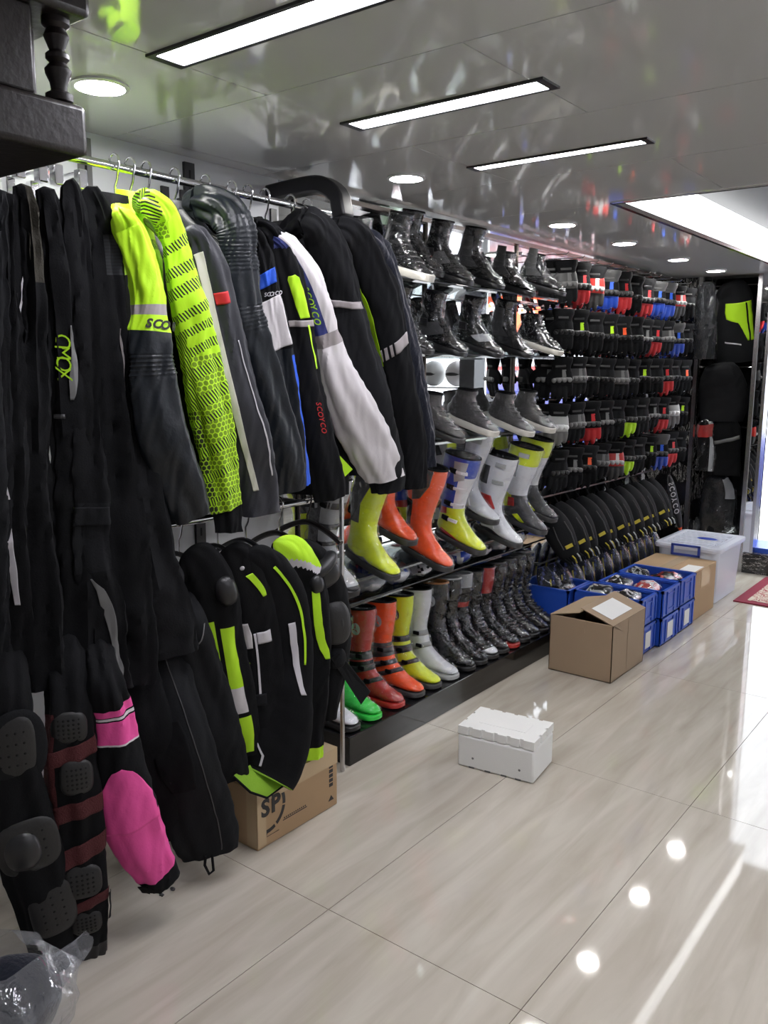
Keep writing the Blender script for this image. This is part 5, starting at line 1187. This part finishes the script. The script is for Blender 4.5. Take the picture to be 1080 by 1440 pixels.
for z, rn, kinds in ROWS:
    rt = thing('hook_rail', 'steel hook rail of the %s on the glove wall' % rn, 'hook rail', (-2.43, 5.45, z + .03), 'glove hook rails')
    MB().box((-2.448, 4.40, z + .022), (-2.436, 6.72, z + .038), 'steel').obj('rail_bar', rt, smooth=False)
    for q, kd in enumerate(kinds):
        y = 4.52 + q * .208; mb = MB(); mb.tube([(-2.436, y, z + .03), (-2.22, y, z + .022), (-2.205, y, z + .034)], .0032, 'chrome', 6); mb.obj('hook', rt)
        for w_ in range(2):
            k2 = kd if w_ < 2 else kinds[(q * 3 + 5) % 11]; yaw = -math.radians(rnd.uniform(32, 62)) + (.12 if w_ == 1 else 0); x = -2.225 - w_ * .092
            g = GL[k2]; nm = 'plain black' if k2 == 7 else g[5] if k2 in (5,) else g[5] + ' black' if k2 not in (3, 6) else g[5] + ' dark'
            lab = '%s glove, %s on hook %s from the marble, %s' % (nm, ('outer', 'inner')[w_], ORD[10 - q], rn)
            loc = (x, y + rnd.uniform(-.012, .012), z - .002 - rnd.uniform(0, .010)); rot = (rnd.uniform(-.07, .07), rnd.uniform(-.06, .04), yaw)
            if k2 not in used: t = protos[k2]; used.add(k2); t.location = loc; t.rotation_euler = rot; t.scale = (1.25, 1.42, 1.24); t['label'] = lab; t['group'] = 'gloves of the ' + rn
            else:
                q_ = dup(protos[k2], loc, rot, lab, 'gloves of the ' + rn); f_ = rnd.uniform(.92, 1.05); q_.scale = (1.25, 1.42 * f_, 1.24 * f_)
# ------------------------------------------------------------------ shin guards, two tiers
def guard_proto():
    t = thing('shin_guard', 'x y z w', 'shin guard', (0, 0, -5), 'hanging shin guards'); rows = []
    prof = [(0, .018, .010), (-.03, .040, .02), (-.08, .062, .036), (-.14, .070, .046), (-.20, .064, .044), (-.25, .052, .036), (-.28, .036, .022), (-.29, .02, .01)]
    pr = interp([(a, b, c, 0, 0) for a, b, c in prof], 4); n = 22
    for z, a, b, _, _ in pr: rows.append([Vector((b * math.cos(2 * PI * i / n) + .25 * abs(z + .14) ** 2, a * math.sin(2 * PI * i / n), z)) for i in range(n)])
    mb = MB(); mb.grid(rows, 'black2', True, True, True); mb.obj('shell', t, world=False)
    mb = MB(); mb.tube([(.046, -.03, -.10), (.05, -.036, -.16), (.045, -.03, -.22)], .003, 'dgrey', 6); mb.tube([(.046, .03, -.10), (.05, .036, -.16), (.045, .03, -.22)], .003, 'dgrey', 6); mb.obj('seam_piping', t, world=False)
    mb = MB(); mb.box((.044, -.018, -.222), (.052, .018, -.206), 'gold'); mb.obj('print_mark', t, world=False)
    mb = MB(); mb.tube([(0, 0, -.005), (-.01, 0, .03), (-.02, 0, .05)], .006, 'black', 6); mb.obj('hang_loop', t, world=False)
    mb = MB()
    for q in range(7): mb.tube([(.03 + .004 * (q % 2), -.04 + q * .013, -.262), (.045, -.034 + q * .012, -.28), (.028, -.03 + q * .012, -.302)], .0035, 'gold' if q == 3 else ('lgrey' if q == 5 else 'black'), 5)
    mb.obj('strap_bundle', t, world=False, kind='stuff'); return t
gp = guard_proto()
for q in range(12):
    y = 4.50 + q * .148; loc = (-2.275, y, .80); rot = (math.radians(24 + 3 * math.sin(q * 2.7)), math.radians(-14), math.radians(-46 + 4 * math.sin(q * 1.9))); lab = 'black shin guard with yellow print, %s from the marble panel in the upper tier' % (ORD + ('twelfth',))[11 - q]
    gp.scale = (1.25, 1.25, 1.25)
    if q == 0: gp.location = loc; gp.rotation_euler = rot; gp['label'] = lab; gp['group'] = 'shin guards of the upper tier'
    else: dup(gp, loc, rot, lab, 'shin guards of the upper tier')
def bag_proto():
    t = thing('bagged_shin_guard', 'x y z w', 'shin guard', (0, 0, -5), 'g'); rows = []; n = 20
    for j in range(14):
        q = j / 13; a = .062 * (1 - .55 * abs(2 * q - 1) ** 3); b = .026 * (1 - .6 * abs(2 * q - 1) ** 2); rows.append([Vector((b * math.cos(2 * PI * i / n) + .02 * math.sin(q * PI), a * math.sin(2 * PI * i / n), -.30 * q)) for i in range(n)])
    mb = MB(); mb.grid(rows, lambda i, j: 'navy' if (i + j) % 5 else 'dblue', True, True, True); mb.obj('shell', t, world=False)
    mb = MB(); mb.tube([(.046, .015, -.08), (.05, .0, -.14), (.046, -.018, -.22), (.03, -.03, -.28)], .0042, 'gold', 6); mb.obj('print_line', t, world=False)
    mb = MB(); mb.grid([[p * 1.0 + (p - Vector((0, 0, p.z))) * .28 + Vector((noise.noise(p * 40) * .008, noise.noise(p * 42) * .008, 0)) for p in r] for r in rows], 'film', True, True, True); mb.obj('plastic_bag', t, world=False); return t
bp = bag_proto()
for q in range(12):
    y = 4.49 + q * .15; loc = (-2.29, y, .425); rot = (math.radians(20 + 3 * math.sin(q * 3.1)), math.radians(-8), math.radians(-44)); lab = 'bagged navy shin guard with yellow line, %s from the marble panel in the lower tier' % (ORD + ('twelfth',))[11 - q]
    if q == 0: bp.location = loc; bp.rotation_euler = rot; bp['label'] = lab; bp['group'] = 'bagged shin guards of the lower tier'
    else: dup(bp, loc, rot, lab, 'bagged shin guards of the lower tier')
for z, lab in ((.852, 'black rail from which the upper shin guards hang'), (.452, 'black rail from which the bagged lower shin guards hang')):
    mb = MB(); mb.tube([(-2.285, 4.42, z), (-2.285, 6.62, z)], .006, 'blackm'); o = mb.obj('hanging_rail'); tag(o, lab, 'rail', 'shin guard rails')
    for y in (4.45, 6.60): mb = MB(); mb.box((-2.449, y - .006, z - .008), (-2.28, y + .006, z + .008), 'blackm'); mb.obj('bracket', o, smooth=False)
# slim lettered guard
a, b = P(941, 668, -2.2), P(957, 746, -2.14)
t = thing('lettered_guard', 'slim black guard with white vertical lettering and orange tip leaning by the marble panel', 'guard', a)
u = (b - a).normalized(); r_ = u.cross((a - CAM).normalized()).normalized(); r_ = r_ if r_.dot(RX) > 0 else -r_; n_ = r_.cross(u).normalized(); n_ = n_ if n_.dot(CAM - a) > 0 else -n_
mb = MB(); L = (b - a).length; rows = []
for q in range(15):
    f = q / 14; w_ = .030 * (1 - abs(2 * f - 1) ** 4 * .7); rows.append([a + u * L * f + r_ * w_ * math.cos(2 * PI * i / 16) + n_ * .02 * math.sin(2 * PI * i / 16) for i in range(16)])
mb.grid(rows, lambda i, j: 'orange' if j > 12 else 'rubber', True, True, True); mb.obj('shell', t)
mb = MB(); mb.tube([a + u * .01, a + Vector((-.03, 0, .06)), Vector((-2.285, a.y, .866)), Vector((-2.30, a.y, .85))], .004, 'black', 6); mb.obj('hang_loop', t)
flat_text('SCOYCO', 'white_lettering', t, 'white', .052, a + u * .05 + n_ * .0215 + r_ * .018, u, r_ * -1 if False else -r_, shear=.2, bold=.02, adv=.74)

# ------------------------------------------------------------------ goods in the niche behind the marble panel
def hung(name, cat, label, keys, k, X=-2.06, seed=70, flat=.45, filmed=False):
    p = P(keys[0][0], keys[0][1], X); t = thing(name, label, cat, (p.x, p.y, P(keys[-1][0], keys[-1][1], X).z), 'goods hung in the niche by the entrance')
    c = Cloth(keys, X, flat=flat, nv=70, nu=36, seed=seed, sq=.75, wr=.010, dome=.08); c.build('body', t, k)
    if filmed: Cloth([(a, b, h * 1.18) + tuple(r) for a, b, h, *r in keys], X, flat=flat * 1.1, nv=40, nu=30, seed=seed + 3, sq=.75, wr=.022, dome=.05).build('plastic_bag', t, 'film')
    return t, c
t, c = hung('safety_vest', 'vest', 'black vest with lime chest panel hung in the niche by the entrance', [(1026, 398, 14), (1030, 415, 24), (1031, 450, 27), (1031, 490, 27), (1031, 508, 25)], 'black2')
c.patch('lime_chest', t, [(423, -.30, .9), (436, -.32, .92), (446, -.25, .93), (452, .15, .93), (468, .45, .94), (478, .62, .94)], 'lime'); c.patch('zip_strip', t, [(424, .52, .62), (450, .60, .70), (478, .70, .76)], 'black', lift=.006); c.patch('piping', t, [(480, -.3, .3), (482, -.3, .3)], 'reflw', slope=8)
hung('bagged_jacket', 'bagged jacket', 'dark goods in a long clear bag between the marble panel and the lime vest', [(994, 396, 8), (994, 415, 12), (993, 460, 13), (990, 505, 12)], 'black2', -2.17, 71, filmed=True)
hung('garment_bag', 'bag', 'plain black garment bag under the lime vest in the niche', [(1012, 512, 18), (1014, 530, 28), (1016, 560, 33), (1014, 592, 28)], 'black2', -2.08, 72)
hung('bagged_goods', 'bagged goods', 'red and black bagged goods beside the marble panel, under the black garment bag', [(992, 590, 7), (993, 600, 11), (993, 625, 12), (990, 662, 11)], lambda s_, f, y: 'redp' if 596 < y < 614 else ('lgrey' if s_ > .4 else 'black'), -2.18, 73, filmed=True)
t, c = hung('riding_jacket', 'jacket', 'black jacket with grey chest stripe under the black garment bag', [(1022, 588, 12), (1022, 604, 18), (1022, 640, 19), (1020, 668, 18)], 'black', -2.03, 74); c.patch('chest_stripe', t, [(614, -.8, .8), (619, -.8, .8)], 'grey', slope=-4)
hung('garment_bag', 'bag', 'black bag with shiny clear film, lowest in the niche above the bin', [(1008, 668, 12), (1010, 690, 21), (1008, 720, 22), (1007, 748, 21)], lambda s_, f, y: 'lgrey' if s_ > .3 and 672 < y < 700 else 'black2', -2.10, 75, filmed=True)
for z, lab in ((2.27, 'steel rail at the top of the niche by the entrance'), (1.62, 'steel rail across the middle of the niche by the entrance'), (1.13, 'steel rail in the niche above the black bag with film')):
    mb = MB(); mb.tube([(-2.275, 7.33, z), (-1.80, 7.33, z)], .008, 'steel', 8); tag(mb.obj('hanging_rail'), lab, 'rail', 'niche rails')

# ------------------------------------------------------------------ helmet shelves and the street, seen only in the mirror behind the shoes
for z, lab in ((.55, 'bottom white shelf under the green boxes, beside the black column'), (.98, 'middle white shelf beside the black column'), (1.40, 'upper white shelf carrying helmets beside the black column'), (1.85, 'highest white shelf beside the black column')):
    mb = MB(); mb.box((-.37, YF + .06, z), (1.24, YF + .448, z + .018), 'whitepl'); tag(mb.obj('wall_shelf', smooth=False, bevel=.002), lab, 'shelf', 'white helmet shelves')
hp = None
for r, z in enumerate((.998, 1.418)):
    for q in range(5):
        col = (('white', 'bluep', 'black', 'redp', 'white'), ('white', 'lgrey', 'bluep', 'green', 'redp'))[r][q]
        t = thing('motorcycle_helmet', '%s helmet, %s from the black column on the %s helmet shelf' % ({'bluep': 'blue', 'redp': 'red', 'lgrey': 'grey'}.get(col, col), ORD[q], ('lower', 'upper')[r]), 'helmet', (-.20 + q * .29, YF + .25, z), 'helmets on the white shelves')
        mb = MB(); mb.ell((0, 0, .13), (.12, .14, .13), col, 24, 14)
        for v in mb.v: v.z = max(v.z, .002)
        mb.obj('shell', t, world=False); mb = MB(); mb.ell((0, -.03, .125), (.105, .116, .048), 'rubber', 20, 10); mb.obj('visor', t, world=False)
for q in range(6):
    mb = MB(); mb.box((-.34 + q * .115, YF + .10, .569), (-.235 + q * .115, YF + .40, .80 + .04 * (q % 2)), 'glass_green'); o = mb.obj('packaging_box', smooth=False, bevel=.003); tag(o, 'green packaging box, %s from the black column on the bottom white shelf' % ORD[q], 'box', 'green boxes')
mb = MB(); mb.box((-6, 10.2, 0), (8, 10.5, 5), 'wallw'); struct(mb, 'wall_street', smooth=False)
t = thing('shop_sign', 'red shop sign board with white digits across the street', 'sign', (.9, 10.15, 1.98)); mb = MB(); mb.box((-.4, 10.06, 1.98), (2.0, 10.19, 2.55), 'orange'); mb.obj('board', t, smooth=False)
flat_text('98706', 'digits', t, 'white', .26, (.42, 10.055, 2.30), (1, 0, 0), (0, 0, 1), shear=0, bold=.02)
mb = MB(); mb.box((-.3, 10.14, 0), (1.3, 10.199, 1.9), 'whitepl')
for q in range(12): mb.tube([(-.3 + q * .14, 10.12, 1.2), (-.3 + q * .14 + .14, 10.12, 1.9)], .012, 'steel', 6); mb.tube([(-.3 + q * .14 + .14, 10.12, 1.2), (-.3 + q * .14, 10.12, 1.9)], .012, 'steel', 6)
for z in (1.45, 1.58): mb.box((-.3, 10.09, z), (1.45, 10.11, z + .05), 'redp')
mb.box((1.28, 10.08, 0), (1.45, 10.19, 1.98), 'redp'); o = mb.obj('lattice_gate', smooth=False); tag(o, 'white lattice gate with red bars under the red sign', 'gate')
t = thing('parked_car', 'dark parked car in the street outside the entrance', 'car', (.3, 9.2, 0)); rows = []
for x, zb, zt, hw in ((-1.9, .45, .70, .55), (-1.8, .28, .86, .72), (-1.1, .25, .95, .78), (-.6, .25, 1.38, .74), (.2, .25, 1.46, .74), (1.0, .25, 1.36, .74), (1.6, .26, .98, .78), (1.95, .4, .78, .62)):
    rows.append([Vector((.3 + x, 9.2 + hw * a, lerp(zb, zt, b))) for a, b in ((-1, .05), (-1, .5), (-.82, .96), (-.5, 1), (.5, 1), (.82, .96), (1, .5), (1, .05), (.6, 0), (-.6, 0))])
mb = MB(); mb.grid(rows, 'dblue', True, True, True); mb.obj('body', t)
mb = MB(); mb.prism([(-.55, 8.47, 1.0), (1.45, 8.47, 1.0), (1.1, 8.50, 1.30), (-.15, 8.50, 1.32)], (0, .02, 0), 'black_gloss'); mb.obj('side_window', t, smooth=False)
for x in (-1.0, 1.55):
    for y in (8.48, 9.9): mb = MB(); mb.tube([(x, y - .09, .32), (x, y + .09, .32)], .32, 'rubber', 24); mb.obj('wheel', t)
